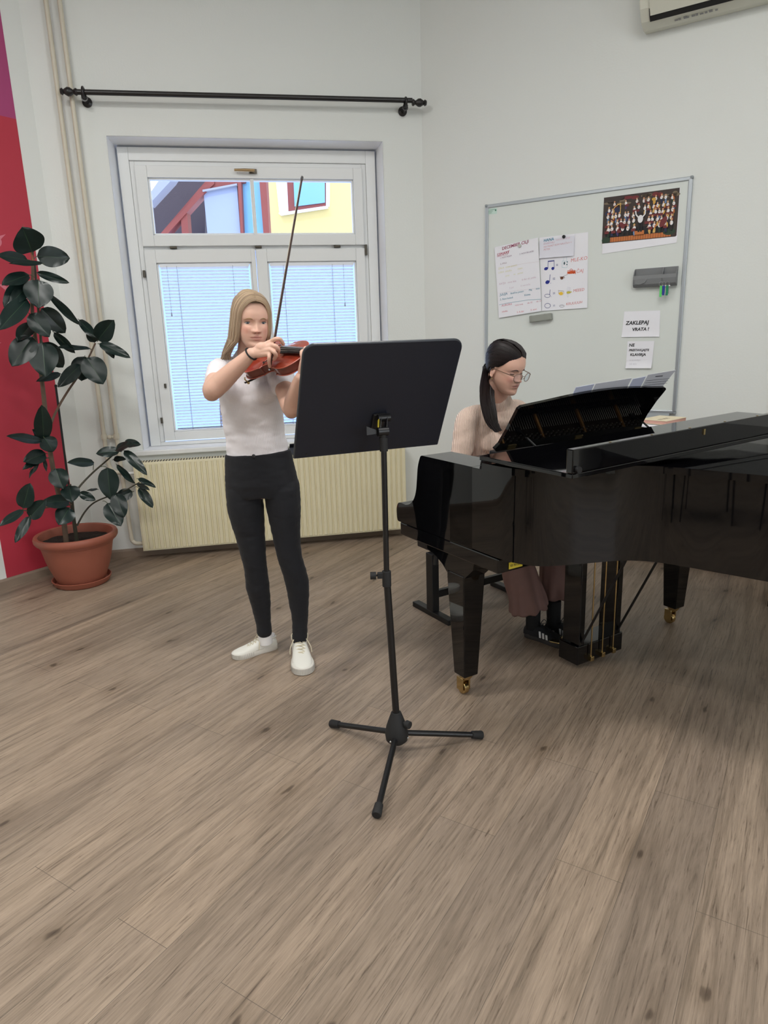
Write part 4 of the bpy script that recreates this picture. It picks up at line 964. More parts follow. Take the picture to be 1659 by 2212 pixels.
c = MB(); c.tube([pt1+V((-.03, 0, -.004)), pt1+V((-.036, 0, -.004))], .004, 8); c.tube([pt1+V((-.036, 0, -.004)), pt1+V((-.056, 0, -.004))], .0135, 9); c.build('clamp_knob', rub, cl)
c = MB(); c.tube([V((.022, -.01, .135)), V((.034, -.02, .135))], .006, 8); c.tube([V((.034, -.02, .135)), V((.048, -.032, .135))], .0145, 12); ck = c.build('hub_knob', rub, ms_, bevel=.002)
a, b = .391, .489
ux = V((math.cos(a), math.sin(a), 0)); vz = V((math.sin(a)*math.sin(b), -math.cos(a)*math.sin(b), math.cos(b))); ny = vz.cross(ux)
kd = 1.03; dpos = CAM+(V((-.044, 2.243, 1.135))-CAM)*kd-HB
DKM = Matrix(((ux.x, ny.x, vz.x, dpos.x), (ux.y, ny.y, vz.y, dpos.y), (ux.z, ny.z, vz.z, dpos.z), (0, 0, 0, 1))) @ Matrix.Scale(kd, 4)
XZ = Matrix(((1, 0, 0, 0), (0, 0, -1, 0), (0, 1, 0, 0), (0, 0, 0, 1)))
def rrect(w0, w1, h0, h1, r, n=8):
    pts = [(w0, h0), (w1, h0)]
    for i in range(n+1): t = math.pi/2*i/n; pts.append((w1-r+r*math.cos(t), h1-r+r*math.sin(t)))
    for i in range(n+1): t = math.pi/2+math.pi/2*i/n; pts.append((w0+r+r*math.cos(t), h1-r+r*math.sin(t)))
    return pts
m = MB(); m.prism(rrect(-.252, .252, .0, .392, .03), -.0015, .0015, M=XZ); dk_ = m.build('desk', dkp, ms_, M=DKM)
# rolled rim and lower ledge (towards the player)
pts = rrect(-.252, .252, 0, .392, .03, 6); m = MB(); pth = [V((x, .004, z)) for x, z in pts[1:]+[pts[0]]]
m.tube(pth, .0045, 8, ref=(0, 1, 0)); m.build('desk_rim', mat('rim_grey', (52, 56, 62), .3), dk_)
m = MB(); m.bb(-.252, .252, .0025, .062, -.003, .0); m.bb(-.252, .252, .059, .062, 0, .012); m.build('ledge', dkp, dk_)
m = MB()
for x in (-.215, -.1, .1, .215): m.ball((x, -.002, .014), (.0035, .0015, .0035), 10, 6)
m.build('rivet', blk, dk_)
inv = DKM.inverted(); pj = inv @ (P(822, 903, 2.16)-HB); 
m = MB(); m.bb(-.022+.012, .034, -.012, -.002, .088, .150); pl2 = m.build('mount_plate', blk, dk_, bevel=.004)
A_ = DKM @ V((.022, -.018, .14)); B_ = pt2+V((-.002, -.004, .055))
m = MB()
for dx in (-.011, .011): 
    o_ = ux*dx; m.tube([A_+o_, A_.lerp(B_, .5)+o_, B_+o_], [(.004, .012)]*3, 10, ref=ux)
m.tube([A_-ux*.02, A_+ux*.022], .0125, 16); m.tube([B_-ux*.018, B_+ux*.018], .0145, 16)
arm_ = m.build('tilt_arm', blk, ms_)
m = MB(); Mx = frame(A_.lerp(B_, .5)-ux*.0165+V((0, 0, .004)), (B_-A_), ux); m.box((0, 0, 0), (.048, .013, .0015)); st_ = m.build('inventory_sticker', MATS['yellow_label'], arm_, M=Mx)
m = MB(); m.tube([pt2+V((0, 0, -.01)), pt2+V((0, 0, .035))], .0135, 16); m.tube([pt2+V((0, 0, .03)), B_], .011, 12); m.build('pole_head', rub, ms_)
m = MB(); q0 = B_-ux*.02; m.loft([[q0+V((0, 0, z)) for z in (-.006, .006)]+[q0+V((0, .004, z)) for z in (.006, -.006)], [q0-ux*.035+V((0, 0, z+.006)) for z in (-.014, .014)]+[q0-ux*.035+V((0, .006, z+.006)) for z in (.014, -.014)]], smooth=False); m.build('wing_lever', blk, arm_)
# ================================================================= RUBBER PLANT
terra = mat('terracotta_plastic', (152, 88, 70), .5, noise_amt=.05, nscale=4); soil = mat('soil', (38, 30, 24), .95, noise_amt=.4, nscale=60, bump=.8, bscale=60)
PC = V((-1.99, 4.27, 0))
plant = thing('rubber_plant', 'tall rubber plant with dark glossy leaves in a terracotta pot in the corner', 'potted plant', Matrix.Translation(PC))
sa = MB(); sa.lathe([(0, 0), (.158, 0), (.168, .008), (.180, .034), (.183, .04), (.177, .042), (.172, .034), (.160, .012), (0, .010)], 48); sa.build('saucer', terra, plant)
po = MB(); po.lathe([(0, .013), (.142, .013), (.150, .03), (.160, .06), (.183, .12), (.200, .18), (.211, .235), (.218, .268), (.224, .272), (.226, .290), (.244, .292), (.252, .304), (.254, .322), (.248, .336), (.236, .340), (.224, .334), (.219, .318), (.212, .27), (0, .268)], 56); po.build('pot', terra, plant)
so_ = MB(); R = random.Random(5); rings = []
for i, r in enumerate([.001, .05, .1, .15, .19, .213]): rings.append([V((math.cos(t)*r, math.sin(t)*r, .275+R.uniform(-.008, .008)+.006)) for t in [2*math.pi*j/32 for j in range(32)]])
so_.loft(rings, caps=False); so_.build('soil', soil, plant)
SCL = 2.5725
def pd(zx, zy, dy=0.0):
    px, py = zx/SCL, 440+zy/SCL
    Y = 4.27 + dy
    if px < 190: Y -= (190-px)*.0019
    p = P(px, py, Y)
    return p-PC
bark = mat('plant_bark', (104, 86, 72), .8, noise_amt=.25, nscale=25, bump=.3, bscale=80); green_s = mat('young_stem', (64, 62, 50), .6, noise_amt=.2, nscale=20)
def stem(nm, pts, r0, r1, mt, dys):
    P_ = [pd(x, y, dy) for (x, y), dy in zip(pts, dys)]; n = len(P_)
    rs = [r0+(r1-r0)*i/(n-1) for i in range(n)]
    MB().tube(smooth_path(P_, 5), lerp_list(rs, 5), 10).build(nm, mt, plant)
stem('trunk', [(368, 1880), (345, 1700), (300, 1500), (265, 1280), (242, 1060), (222, 900), (198, 760), (180, 600), (178, 480), (182, 380), (180, 260)], .0165, .007, bark, [0, 0, 0, 0, 0, 0, 0, -.02, -.02, -.02, -.02])
stem('trunk', [(235, 930), (226, 740), (212, 580), (200, 420), (192, 330)], .008, .006, green_s, [.02, .02, .01, 0, -.02])
stem('trunk', [(428, 1880), (408, 1740), (398, 1640), (388, 1560)], .013, .009, green_s, [.03, .03, .02, .02])
stem('branch', [(268, 1290), (290, 1205), (330, 1120), (385, 1030), (440, 950), (490, 860), (530, 775)], .008, .005, bark, [0, .02, .04, .05, .06, .07, .08])
stem('branch', [(405, 1640), (440, 1575), (510, 1500), (590, 1430), (645, 1380), (672, 1340)], .007, .004, green_s, [.02, .03, .05, .06, .07, .07])
stem('branch', [(428, 1790), (470, 1715), (525, 1660), (620, 1620), (700, 1590), (775, 1548)], .006, .0035, green_s, [.03, .04, .05, .05, .04, .04])
stem('branch', [(395, 1672), (320, 1680), (250, 1690), (190, 1712), (128, 1702)], .006, .004, bark, [0, -.04, -.06, -.08, -.1])
stem('branch', [(278, 1412), (235, 1418), (190, 1450), (165, 1480)], .004, .0025, bark, [0, -.03, -.05, -.06])
stem('branch', [(262, 1300), (215, 1275), (195, 1260)], .004, .0025, bark, [0, -.03, -.05])
stem('leaf_bud', [(185, 325), (160, 215), (140, 160), (125, 115)], .006, .001, mat('red_bud', (150, 84, 62), .5), [-.03, -.03, -.04, -.05])
s_ = MB(); s_.tube([pd(418, 1850, .05), pd(310, 1015, .05)], .0065, 10); s_.ball(pd(310, 1013, .05), .009); s_.build('support_stake', mat('green_black_stake', (26, 32, 32), .5), plant)
def leafmat():
    m = bpy.data.materials.new('rubber_leaf'); m.use_nodes = True; nt = m.node_tree; b = nt.nodes['Principled BSDF']; L = nt.links
    uv = nt.nodes.new('ShaderNodeVertexColor'); uv.layer_name = 'Col'
    L.new(uv.outputs['Color'], b.inputs['Base Color']); b.inputs['Roughness'].default_value = .3; b.inputs['Specular IOR Level'].default_value = .38
    return m
lm = leafmat()
RL = random.Random(11)
def leaf(bx, by, tx, ty, w_, dy=0.0, twist=0.0, bend=.12, petiole=None):
    a = pd(bx, by, dy); b = pd(tx, ty, dy-RL.uniform(.03, .10)); ax = b-a; L_ = ax.length; ax.normalize()
    W_ = w_/SCL*4.1/FPX*.5*1.06
    tocam = (CAM-PC-(a+b)/2).normalized(); nrm = (tocam+V((RL.uniform(-.25, .25), 0, .35+RL.uniform(-.2, .2)))); nrm = (nrm-ax*nrm.dot(ax)).normalized()
    sd = ax.cross(nrm); nrm = (nrm*math.cos(twist)+sd*math.sin(twist)).normalized(); sd = ax.cross(nrm).normalized()
    W_ = W_/max(.35, math.cos(twist)) if twist else W_
    nl, nw = 12, 8; vs = []; col = []
    dark = RL.uniform(.75, 1.2)
    for i in range(nl+1):
        s = i/nl; wid = W_*(math.sin(math.pi*min(1, s**.82))**.62) if 0 < s < 1 else 0
        if s > .93: wid *= .62
        c = a+ax*L_*s-nrm*(bend*L_*(s*s-.15*s))
        for j in range(nw+1):
            v = (-1, -.66, -.33, -.035, 0, .035, .33, .66, 1)[j]
            vs.append(c+sd*v*wid+nrm*(abs(v)*wid*.16+.004*math.sin(s*9+j)*abs(v)))
            g = (19, 36, 33) if j != 4 else (56, 80, 56)
            k_ = lin(g); col.append((k_[0]*dark, k_[1]*dark, k_[2]*dark, 1))
    n = nw+1; fs = [(i*n+j, i*n+j+1, (i+1)*n+j+1, (i+1)*n+j) for i in range(nl) for j in range(nw)]
    N = len(vs); m = MB(); m.add(vs+[p-nrm*.0009 for p in vs], fs+[tuple(N+q for q in f)[::-1] for f in fs], 0, True)
    m.tube([a+ax*.004, a-ax*.012-V((0, 0, .004))], .0022, 6) if petiole is None else m.tube(smooth_path([a+ax*.004, (a+pd(*petiole, dy))/2+V((0, 0, .006)), pd(*petiole, dy)], 4), .0022, 6)
    col = col+[(c[0]*1.3, c[1]*1.3, c[2]*1.1, 1) for c in col]; col += [lin((70, 80, 56))]*(len(m.v)-len(col))
    m.build('leaf', lm, plant, colors=col)
LEAVES = [(178, 268, 130, 138, 150, -.05), (150, 312, 0, 285, 58, -.05, 0, .12, (185, 330)), (205, 292, 388, 300, 100, -.02, 0, .1, (186, 320)), (235, 332, 60, 324, 28, -.08), (205, 382, 383, 440, 38, 0, .5, .1, (195, 395)),
 (160, 396, 15, 440, 70, -.06, 0, .12, (192, 410)), (150, 432, 24, 565, 84, -.02), (170, 442, 60, 552, 66, -.04), (213, 424, 215, 573, 132, -.1), (150, 532, -2, 690, 90, -.08, 0, .1, (182, 520)),
 (228, 582, 365, 718, 98, .02), (166, 612, 275, 735, 92, -.08), (275, 505, 445, 680, 36, .02, .7, .06), (176, 668, 100, 750, 74, .02), (180, 740, 66, 896, 118, -.06), (300, 714, 415, 836, 42, .03, .6),
 (237, 772, 352, 912, 98, .02), (236, 772, 250, 955, 138, -.1), (440, 645, 537, 748, 46, .08, .5, .05), (525, 770, 498, 690, 62, .1), (545, 757, 622, 655, 100, .04), (552, 778, 718, 845, 60, .02), (590, 800, 634, 853, 40, .08),
 (500, 806, 315, 788, 32, .05, .4, .1), (482, 856, 574, 997, 128, .0), (470, 850, 452, 980, 122, .12), (446, 896, 328, 1012, 72, .02), (335, 945, 214, 980, 40, .04), (242, 1308, 236, 1130, 88, -.03), (232, 1320, 55, 1285, 50, -.06),
 (246, 1300, 300, 1376, 92, -.05), (245, 1315, 190, 1258, 60, .03), (252, 1388, 138, 1430, 78, -.04), (238, 1402, 132, 1470, 42, -.02), (246, 1420, 256, 1480, 20, -.03), (222, 1434, 156, 1516, 24, -.05, .5), (308, 1472, 350, 1582, 100, -.06),
 (385, 1568, 400, 1652, 96, -.08), (440, 1608, 529, 1646, 50, .02), (386, 1650, 238, 1662, 74, -.08), (385, 1690, 330, 1780, 100, -.1), (128, 1692, 162, 1558, 84, -.1), (165, 1745, 245, 1652, 84, -.1), (130, 1704, 0, 1784, 46, -.12), (165, 1738, 84, 1880, 50, -.14),
 (522, 1440, 385, 1432, 56, .06, 0, .14, (518, 1480)), (665, 1376, 530, 1382, 66, .05, 0, .14), (645, 1366, 727, 1328, 54, .04), (690, 1330, 773, 1334, 50, .08), (632, 1420, 694, 1416, 36, .08), (690, 1372, 815, 1500, 58, .02, 0, .1, (668, 1372)),
 (650, 1450, 742, 1558, 36, .05, .6), (598, 1466, 612, 1642, 112, .0, 0, .1, (560, 1462)), (560, 1530, 640, 1650, 70, .06), (768, 1528, 862, 1570, 34, .03), (764, 1560, 824, 1582, 28, .02), (772, 1580, 850, 1686, 56, .02, 0, .1, (748, 1575)),
 (735, 1600, 640, 1640, 70, .07), (640, 1612, 690, 1738, 88, -.02), (598, 1664, 672, 1786, 100, -.02, 0, .1, (570, 1652)), (540, 1586, 488, 1592, 15, .06)]
for L_ in LEAVES: leaf(*L_)

# stacking chairs at the back of the room (mirrored in the piano's side)
def stack_chair():
    cm = mat('chair_fabric', (26, 28, 36), .85); tm = mat('chair_tube', (18, 18, 20), .4)
    r = thing('stacking_chair', 'x', 'chair')
    MB().bb(-.22, .22, -.21, .21, .43, .48).build('seat', cm, r, bevel=.015, seg=3); MB().bb(-.20, .20, .215, .245, .60, .88).build('backrest', cm, r, bevel=.014, seg=3)
    for sx in (-1, 1):
        for sy in (-1, 1):
            MB().tube([(sx*.20, sy*.19, .43), (sx*.22, sy*.23, 0)], .011, 10).build('leg', tm, r)
        MB().tube(smooth_path([(sx*.19, .19, .43), (sx*.19, .24, .60), (sx*.17, .255, .88), (sx*.1, .26, .93), (0, .26, .94)], 4), .010, 8).build('back_frame', tm, r)
    return r
ch = stack_chair()
def copy_tree(o):
    c = o.copy(); COL.objects.link(c)
    for k_ in list(o.children):
        d = k_.copy(); COL.objects.link(d); d.parent = c
    return c
spots = [(-1.85, .25, -62, 'dark stacking chair mirrored leftmost in the glossy side of the piano'), (-1.45, -.25, -50, 'dark stacking chair mirrored rightmost in the glossy side of the piano')]
for i, (x, y, a, lb) in enumerate(spots):
    o = ch if i == 0 else copy_tree(ch)
    o.matrix_world = Matrix.Translation((x, y, 0)) @ Matrix.Rotation(rad(a), 4, 'Z'); o['label'] = lb; o['group'] = 'stacking chairs reflected in the piano'
# ================================================================= PEOPLE
def g_(x, s): return math.exp(-(x/s)**2)
HT = [(0.000, .060, .030, .014), (.004, .074, .012, .026), (.012, .083, -.002, .034), (.024, .0855, -.014, .043), (.036, .083, -.028, .051), (.050, .0845, -.045, .058), (.064, .0845, -.058, .0635), (.080, .083, -.072, .067), (.096, .081, -.084, .0695),
      (.112, .0795, -.094, .0715), (.130, .0835, -.101, .0740), (.148, .083, -.104, .0755), (.166, .077, -.103, .0745), (.184, .0685, -.099, .0700), (.200, .0540, -.089, .0610), (.211, .0340, -.074, .0475), (.218, .0120, -.056, .0310), (.222, -.012, -.034, .0110)]
def ht(z):
    z = max(0, min(.2219, z))
    for i in range(len(HT)-1):
        if HT[i][0] <= z <= HT[i+1][0]:
            t = (z-HT[i][0])/(HT[i+1][0]-HT[i][0]); p = [HT[max(0, i-1)], HT[i], HT[i+1], HT[min(len(HT)-1, i+2)]]
            return [.5*(2*p[1][k]+(p[2][k]-p[0][k])*t+(2*p[0][k]-5*p[1][k]+4*p[2][k]-p[3][k])*t*t+(3*p[1][k]-p[0][k]-3*p[2][k]+p[3][k])*t**3) for k in (1, 2, 3)]
    return HT[-1][1:]
def face_bump(x, z, slim=1.0):
    ax = abs(x); b = 0
    if .070 < z < .126:
        if z >= .083: t = (.126-z)/.043; h = .002+.020*t**1.25
        else: t = 1; h = .022*max(0, 1-((.083-z)/.011)**2)
        b += h*g_(x, .0062+.0052*t)
    b += .0085*g_(ax-.0125, .0065)*g_(z-.0805, .0062)
    b -= .0072*g_(ax-.031, .0165)*g_(z-.1115, .0105)
    b += .0012*g_(z-.1285, .007)*(1 if ax < .05 else g_(ax-.05, .01))
    b += .0045*g_(ax-.040, .017)*g_(z-.088, .016)
    b += .0048*g_(x, .017)*g_(z-.0592, .0042)+.0058*g_(x, .0145)*g_(z-.0478, .0048)-.0038*g_(x, .021)*g_(z-.0535, .0018)
    b -= .003*g_(x, .018)*g_(z-.038, .005)
    b += .0045*g_(x, .017)*g_(z-.018, .011)
    return b
def surf_y(x, z):
    f, bk_, w_ = ht(z); a = (f-bk_)/2; cy = (f+bk_)/2; r = min(.999, abs(x)/w_)
    return cy+a*(1-r**2.25)**(1/2.25)+face_bump(x, z)
def head_vol(mb, M, sc=1.0):
    rings = []; n = 84; zs = [0.0005]+[.222*i/74 for i in range(1, 74)]+[.2215]
    for z in zs:
        f, bk_, w_ = ht(z); a = (f-bk_)/2; cy = (f+bk_)/2; ring = []
        for j in range(n):
            t = 2*math.pi*j/n; sx, cx = math.sin(t), math.cos(t); e = 2/2.25
            x = w_*math.copysign(abs(sx)**e, sx); y = cy+a*math.copysign(abs(cx)**e, cx)
            if cx > .05: y += face_bump(x, z)*min(1, cx*2.2)
            ring.append(M @ (V((x, y, z))*sc))
        rings.append(ring)
    mb.loft(rings)
    for s in (-1, 1):     # ears
        E_ = M @ Matrix.Translation(V((s*.0725, -.010, .096))*sc) @ Matrix.Rotation(rad(-14), 4, 'X') @ Matrix.Rotation(rad(s*-22), 4, 'Z')
        mb.tube([E_ @ (V((s*.003, .015*math.cos(t)-.003*math.sin(t), .026*math.sin(t)))*sc) for t in [rad(45+q*20) for q in range(12)]], .0036*sc, 8)
        mb.ball(E_ @ V((0, .002, -.002)), (.0042*sc, .011*sc, .021*sc), 12, 8, E_.to_3x3().to_4x4())
        mb.ball(E_ @ V((s*.001, .008, -.023)), (.004*sc, .006*sc, .007*sc), 10, 6, E_.to_3x3().to_4x4())
def skin_col(Mh, base, lips, sc=1.0):
    Mi = Mh.inverted(); B = lin(base); Lp = lin(lips); ck = lin((min(255, base[0]+2), base[1]-26, base[2]-22)); nl = lin((min(255, base[0]+6), base[1]-4, base[2]))
    def f(co):
        p = (Mi @ co)/sc; c = B
        if -.05 < p.z < .23 and .03 < p.y < .112 and abs(p.x) < .08 and (p.z > .03 or p.y < .095):
            k = .55*g_(abs(p.x)-.042, .018)*g_(p.z-.084, .017)+.3*g_(p.x, .014)*g_(p.z-.083, .01)
            c = tuple(c[i]*(1-k)+ck[i]*k for i in range(4))
            w_ = .0225*(1-abs(p.z-.0535)/.0145) if abs(p.z-.0535) < .0115 else 0
            if p.y > .07 and abs(p.x) < max(0, w_) + .004*(abs(p.z-.0535) < .006):
                k = .5; c = tuple(c[i]*(1-k)+Lp[i]*k for i in range(4))
            k = .7*g_(p.x, .021)*g_(p.z-.0535, .0012)
            if p.y > .07: c = tuple(c[i]*(1-k)+lin((112, 52, 48))[i]*k for i in range(4))
            k = .75*g_(abs(p.x)-.007, .0035)*g_(p.z-.0745, .0028)
            if p.y > .08: c = tuple(c[i]*(1-k)+lin((96, 50, 42))[i]*k for i in range(4))
        return c
    return f
def face_parts(body, Mh, sc, iris, brow, gaze=(0, 0), lid=.0, lidcol=(200, 160, 140)):
    em_ = attr_mat('eye_surface', .15); sk = mat('lid_%d' % lidcol[0], lidcol, .55); bm_ = mat('brow_%d' % brow[0], brow, .8); lash = mat('lash_%d' % brow[1], tuple(int(c*.45) for c in brow), .8)
    for s in (-1, 1):
        x0, z0_ = s*.031, .1115; y0_ = surf_y(x0, z0_)-.0055
        m = MB(); n, k = 24, 18; m.ball((0, 0, 0), (.0145, .0088, .0078), n, k)
        M_ = Mh @ Matrix.Scale(sc, 4) @ Matrix.Translation((x0, y0_, z0_)) @ Matrix.Rotation(rad(-s*12), 4, 'Z')
        cols = []
        for p in m.v:
            dx, dz = p.x-gaze[0]*.003, p.z-gaze[1]*.003
            r = math.hypot(dx, dz)
            if p.z > .0078-lid*.0156: c = lin(lidcol)
            elif r < .0024: c = (.005, .005, .006, 1)
            elif r < .0060: c = lin(iris)
            else: c = lin((222, 216, 214))
            cols.append(c)
        m.v = [M_ @ p for p in m.v]; m.build('eye', em_, body, colors=cols)
        m = MB(); zz = lambda t: (.0062-lid*.0132)+(.0008)*math.cos(t)
        pts = []
        for q in range(11):
            u = -1+q/5; zt = (.0076-lid*.0150)*(1-.55*u*u)-.0012*abs(u)**3
            pts.append(M_ @ V((u*.0143, .0090*math.sqrt(max(.02, 1-u*u*.9))+.0006, zt)))
        m.tube(pts, [.0006]+[.0012]*9+[.0006], 6); m.build('eyelashes', lash, body)
        m = MB(); pts = []
        for q in range(9):
            u = q/8; xx = x0-s*.0145+s*.033*u; zb = .1275+.0050*math.sin(math.pi*min(1, u*1.1))-.004*u
            pts.append(Mh @ (V((xx, surf_y(xx, zb)+.0004, zb))*sc))
        m.tube(pts, [(.0008, .0018), (.0010, .0028), (.0010, .0030), (.0010, .0030), (.0010, .0028), (.0010, .0024), (.0009, .002), (.0008, .0014), (.0005, .0006)], 8, ref=Mh.to_3x3() @ V((0, 1, 0)))
        m.build('eyebrow', bm_, body)
def hair_strands(name, paths, mt, base, body, rmin=.0016, rmax=.0034, var=.25, seed=1, ns=5):
    R = random.Random(seed); m = MB(); cols = []
    for p in paths:
        r = R.uniform(rmin, rmax); n0 = len(m.v); n = len(p); k = R.uniform(1-var, 1+var)
        rs = [r*(.55+.45*min(1, i/3)) if i < n*.7 else r*(1-.85*(i-n*.7)/(n*.3)) for i in range(n)]
        m.tube(p, rs, ns)
        c = (base[0]*k, base[1]*k, base[2]*k*R.uniform(.92, 1.05), 1); cols += [c]*(len(m.v)-n0)
    return m, cols
def finger(mb, pts, r0, r1):
    P_ = [V(p) for p in pts]; n = len(P_); rs = [r0+(r1-r0)*i/(n-1) for i in range(n)]
    mb.tube(smooth_path(P_, 4), lerp_list(rs, 4), 10); mb.ball(P_[-1], r1, 10, 8); mb.ball(P_[0], r0, 10, 8)
def limb(mb, pts, rs, ref=None, n=36, k=8, ends=True):
    mb.tube(smooth_path(pts, k), lerp_list(rs, k), n, ref=ref)
    for p, r in ((pts[0], rs[0]), (pts[-1], rs[-1])) if ends else ():
        rr = r if isinstance(r, (int, float)) else min(r); mb.ball(p, rr, 28, 18)
def wrinkle(me, amp, sc, seed=0.0, aniso=(1, 1, 1)):
    me.update(); nr = [0.0]*(3*len(me.vertices)); me.vertex_normals.foreach_get('vector', nr)
    for i, v in enumerate(me.vertices):
        nv = V(nr[3*i:3*i+3]); p = V((v.co.x*sc*aniso[0]+seed, v.co.y*sc*aniso[1], v.co.z*sc*aniso[2]))
        v.co += nv*(noise.noise(p)*amp+noise.noise(p*2.3)*amp*.45)
skinm = attr_mat('skin', .5, sss=.12, bump=.06, bscale=500, spec=.4); hairm = attr_mat('hair', .42, spec=.3)
def join_mesh(objs_me):
    bm = bmesh.new()
    for me in objs_me: bm.from_mesh(me)
    out = bpy.data.meshes.new('j'); bm.to_mesh(out); bm.free()
    for p in out.polygons: p.use_smooth = True
    return out
# ----------------------------------------------------------------- VIOLIN FRAME (needed for the hands)
VM_ = frame((0, 0, 0), (.7196, -.6943, .014), V((-.4221, -.4213, .8027))); vo = V((-.5383, 2.9532, 1.4359))
VM = Matrix.Translation(vo) @ VM_
# ----------------------------------------------------------------- VIOLINIST
def violinist():
    BY = 3.05
    Mh = frame(P(548, 752, 2.915), (0, 0, 0) if False else V((.955, .275, 0)).normalized())     # placeholder, refined below
    f_ = V((.40, -.90, -.20)).normalized(); upv = (P(537, 636, 2.99)-P(548, 754, 2.95)).normalized()
    x_ = f_.cross(upv).normalized(); z_ = x_.cross(f_).normalized()
    chin = P(553, 757, 2.915)-f_*.074
    Mh = Matrix(((x_.x, f_.x, z_.x, chin.x), (x_.y, f_.y, z_.y, chin.y), (x_.z, f_.z, z_.z, chin.z), (0, 0, 0, 1)))
    sc = .985
    m = MB(); head_vol(m, Mh, sc)
    nb_ = P(534, 800, 3.06)
    limb(m, [Mh @ V((0, -.03, .06)), Mh @ V((0, -.035, .0)), nb_, nb_-V((0, 0, .06))], [.05, .047, .052, .07])
    # upper torso under the shirt
    limb(m, [P(535, 815, 3.06), P(543, 870, 3.06), P(552, 940, 3.06), P(562, 1010, 3.06)], [(.115, .055), (.108, .068), (.100, .062), (.10, .06)], ref=(1, 0, 0))
    S, E, W_ = P(478, 802, 3.02), P(459, 843, 2.785), P(543, 764, 2.715)
    limb(m, [S, S.lerp(E, .5), E, E.lerp(W_, .25), E.lerp(W_, .6), W_], [.048, .044, .039, .041, .034, .0225])
    m.ball(E+V((-.004, .0, -.010)), .034, 32, 20)
    S2, E2, W2 = P(604, 806, 3.02), P(629, 884, 2.83), P(649, 816, 2.695)
    limb(m, [S2, S2.lerp(E2, .5), E2, E2.lerp(W2, .3), E2.lerp(W2, .65), W2], [.047, .041, .035, .037, .031, .022])
    m.ball(E2+V((0, 0, -.008)), .031, 32, 20)
    # right hand on the bow: back of the hand faces the camera
    hp = lambda x, y, Y: P(500+x/9.2167, 700+y/9.2167, Y)
    kI, kM, kR_, kP = hp(800, 345, 2.715), hp(800, 425, 2.705), hp(790, 505, 2.70), hp(760, 590, 2.70)
    for kk in (kI, kM, kR_, kP): limb(m, [W_, W_.lerp(kk, .5), kk], [(.019, .019), (.015, .012), (.0098, .0092)], n=12)
    m.ball(hp(620, 480, 2.712), (.031, .016, .024), 14, 10)
    finger(m, [kI, hp(880, 298, 2.70), hp(965, 300, 2.705), hp(1035, 395, 2.725)], .0092, .0070)
    finger(m, [kM, hp(880, 440, 2.688), hp(935, 510, 2.70), hp(925, 580, 2.72)], .0096, .0074)
    finger(m, [kR_, hp(850, 560, 2.685), hp(890, 625, 2.695), hp(850, 700, 2.715)], .0094, .0072)
    finger(m, [kP, hp(752, 660, 2.69), hp(748, 750, 2.698), hp(762, 850, 2.72)], .0082, .0062)
    finger(m, [hp(620, 430, 2.735), hp(720, 420, 2.75), hp(810, 500, 2.752), hp(820, 610, 2.745)], .0115, .0085)
    # left hand round the neck, thumb up on the near side
    pc = VM @ V((.405, -.005, -.045)); 
    k2 = [VM @ V((.402+.021*i, -.048, -.040-.002*i)) for i in range(4)]
    for kk in k2: limb(m, [W2, W2.lerp(kk, .5), kk], [(.018, .018), (.015, .013), (.0098, .0092)], n=12)
    m.ball(W2.lerp(k2[1], .6), (.022, .020, .028), 14, 10)
    for i, kk in enumerate(k2):
        tip = VM @ V((.370+.026*i, .004-.004*i, .0175)); mid = VM @ V((.385+.023*i, -.040, .006)); m2 = VM @ V((.377+.025*i, -.022, .030))
        finger(m, [kk, mid, m2, tip], .0088-.0006*(i == 3), .0066)
    finger(m, [P(650, 806, 2.69), P(653, 785, 2.668), P(657, 766, 2.66), P(660, 752, 2.665)], .0135, .0082)
    skin_me = vox(m, .0024, 3, .5)
    # legs and hips (under the trousers), one surface with the torso above
    lg = MB()
    limb(lg, [P(562, 1000, 3.06), P(566, 1045, 3.06)], [(.10, .06), (.11, .07)], ref=(1, 0, 0))
    limb(lg, [P(530, 1060, 3.06), P(541, 1157, 3.07), P(550, 1215, 3.075), P(558, 1275, 3.10), P(570, 1350, 3.125), P(572, 1378, 3.13)], [.065, .050, .042, .040, .029, .028])
    limb(lg, [P(612, 1060, 3.05), P(619, 1157, 3.045), P(629, 1215, 3.035), P(642, 1265, 3.05), P(648, 1345, 3.065), P(648, 1395, 3.07)], [.063, .048, .042, .040, .029, .028])
    leg_me = vox(lg, .008, 2)
    body = link_mesh('person', join_mesh([skin_me, leg_me]), skinm, None, skin_col(Mh, (222, 180, 160), (186, 108, 104), sc))
    tag(body, 'person with long fair hair, white top and black trousers, standing and playing the violin', 'person')
    face_parts(body, Mh, sc, (104, 122, 136), (150, 118, 88), (.45, -.40), .22, (214, 172, 152))
    # ---- white ribbed top
    t = MB(); rx = (1, 0, 0)
    limb(t, [P(534, 792, 3.06), P(536, 803, 3.06), P(541, 830, 3.055), P(543, 862, 3.05), P(547, 900, 3.055), P(551, 940, 3.06), P(556, 978, 3.065)],
         [(.060, .058), (.118, .070), (.139, .092), (.141, .107), (.136, .094), (.134, .088), (.142, .092)], ref=rx, n=32, ends=False)
    t.ball(P(512, 850, 2.985), (.058, .045, .050)); t.ball(P(570, 850, 2.985), (.058, .045, .050))
    limb(t, [P(500, 797, 3.05), S, S.lerp(E, .30), S.lerp(E, .46)], [.052, .058, .056, .054]); limb(t, [P(582, 802, 3.05), S2, S2.lerp(E2, .22), S2.lerp(E2, .36)], [.050, .056, .053, .051])
    limb(t, [P(533, 797, 3.06), P(532, 784, 3.06), P(532, 776, 3.05)], [.070, .056, .0525])
    sme = vox(t, .005, 7); wrinkle(sme, .0035, 16, 3.0, (1, 1, 1.6)); wrinkle(sme, .0045, 7, 9.0, (1, 1, 2.5))
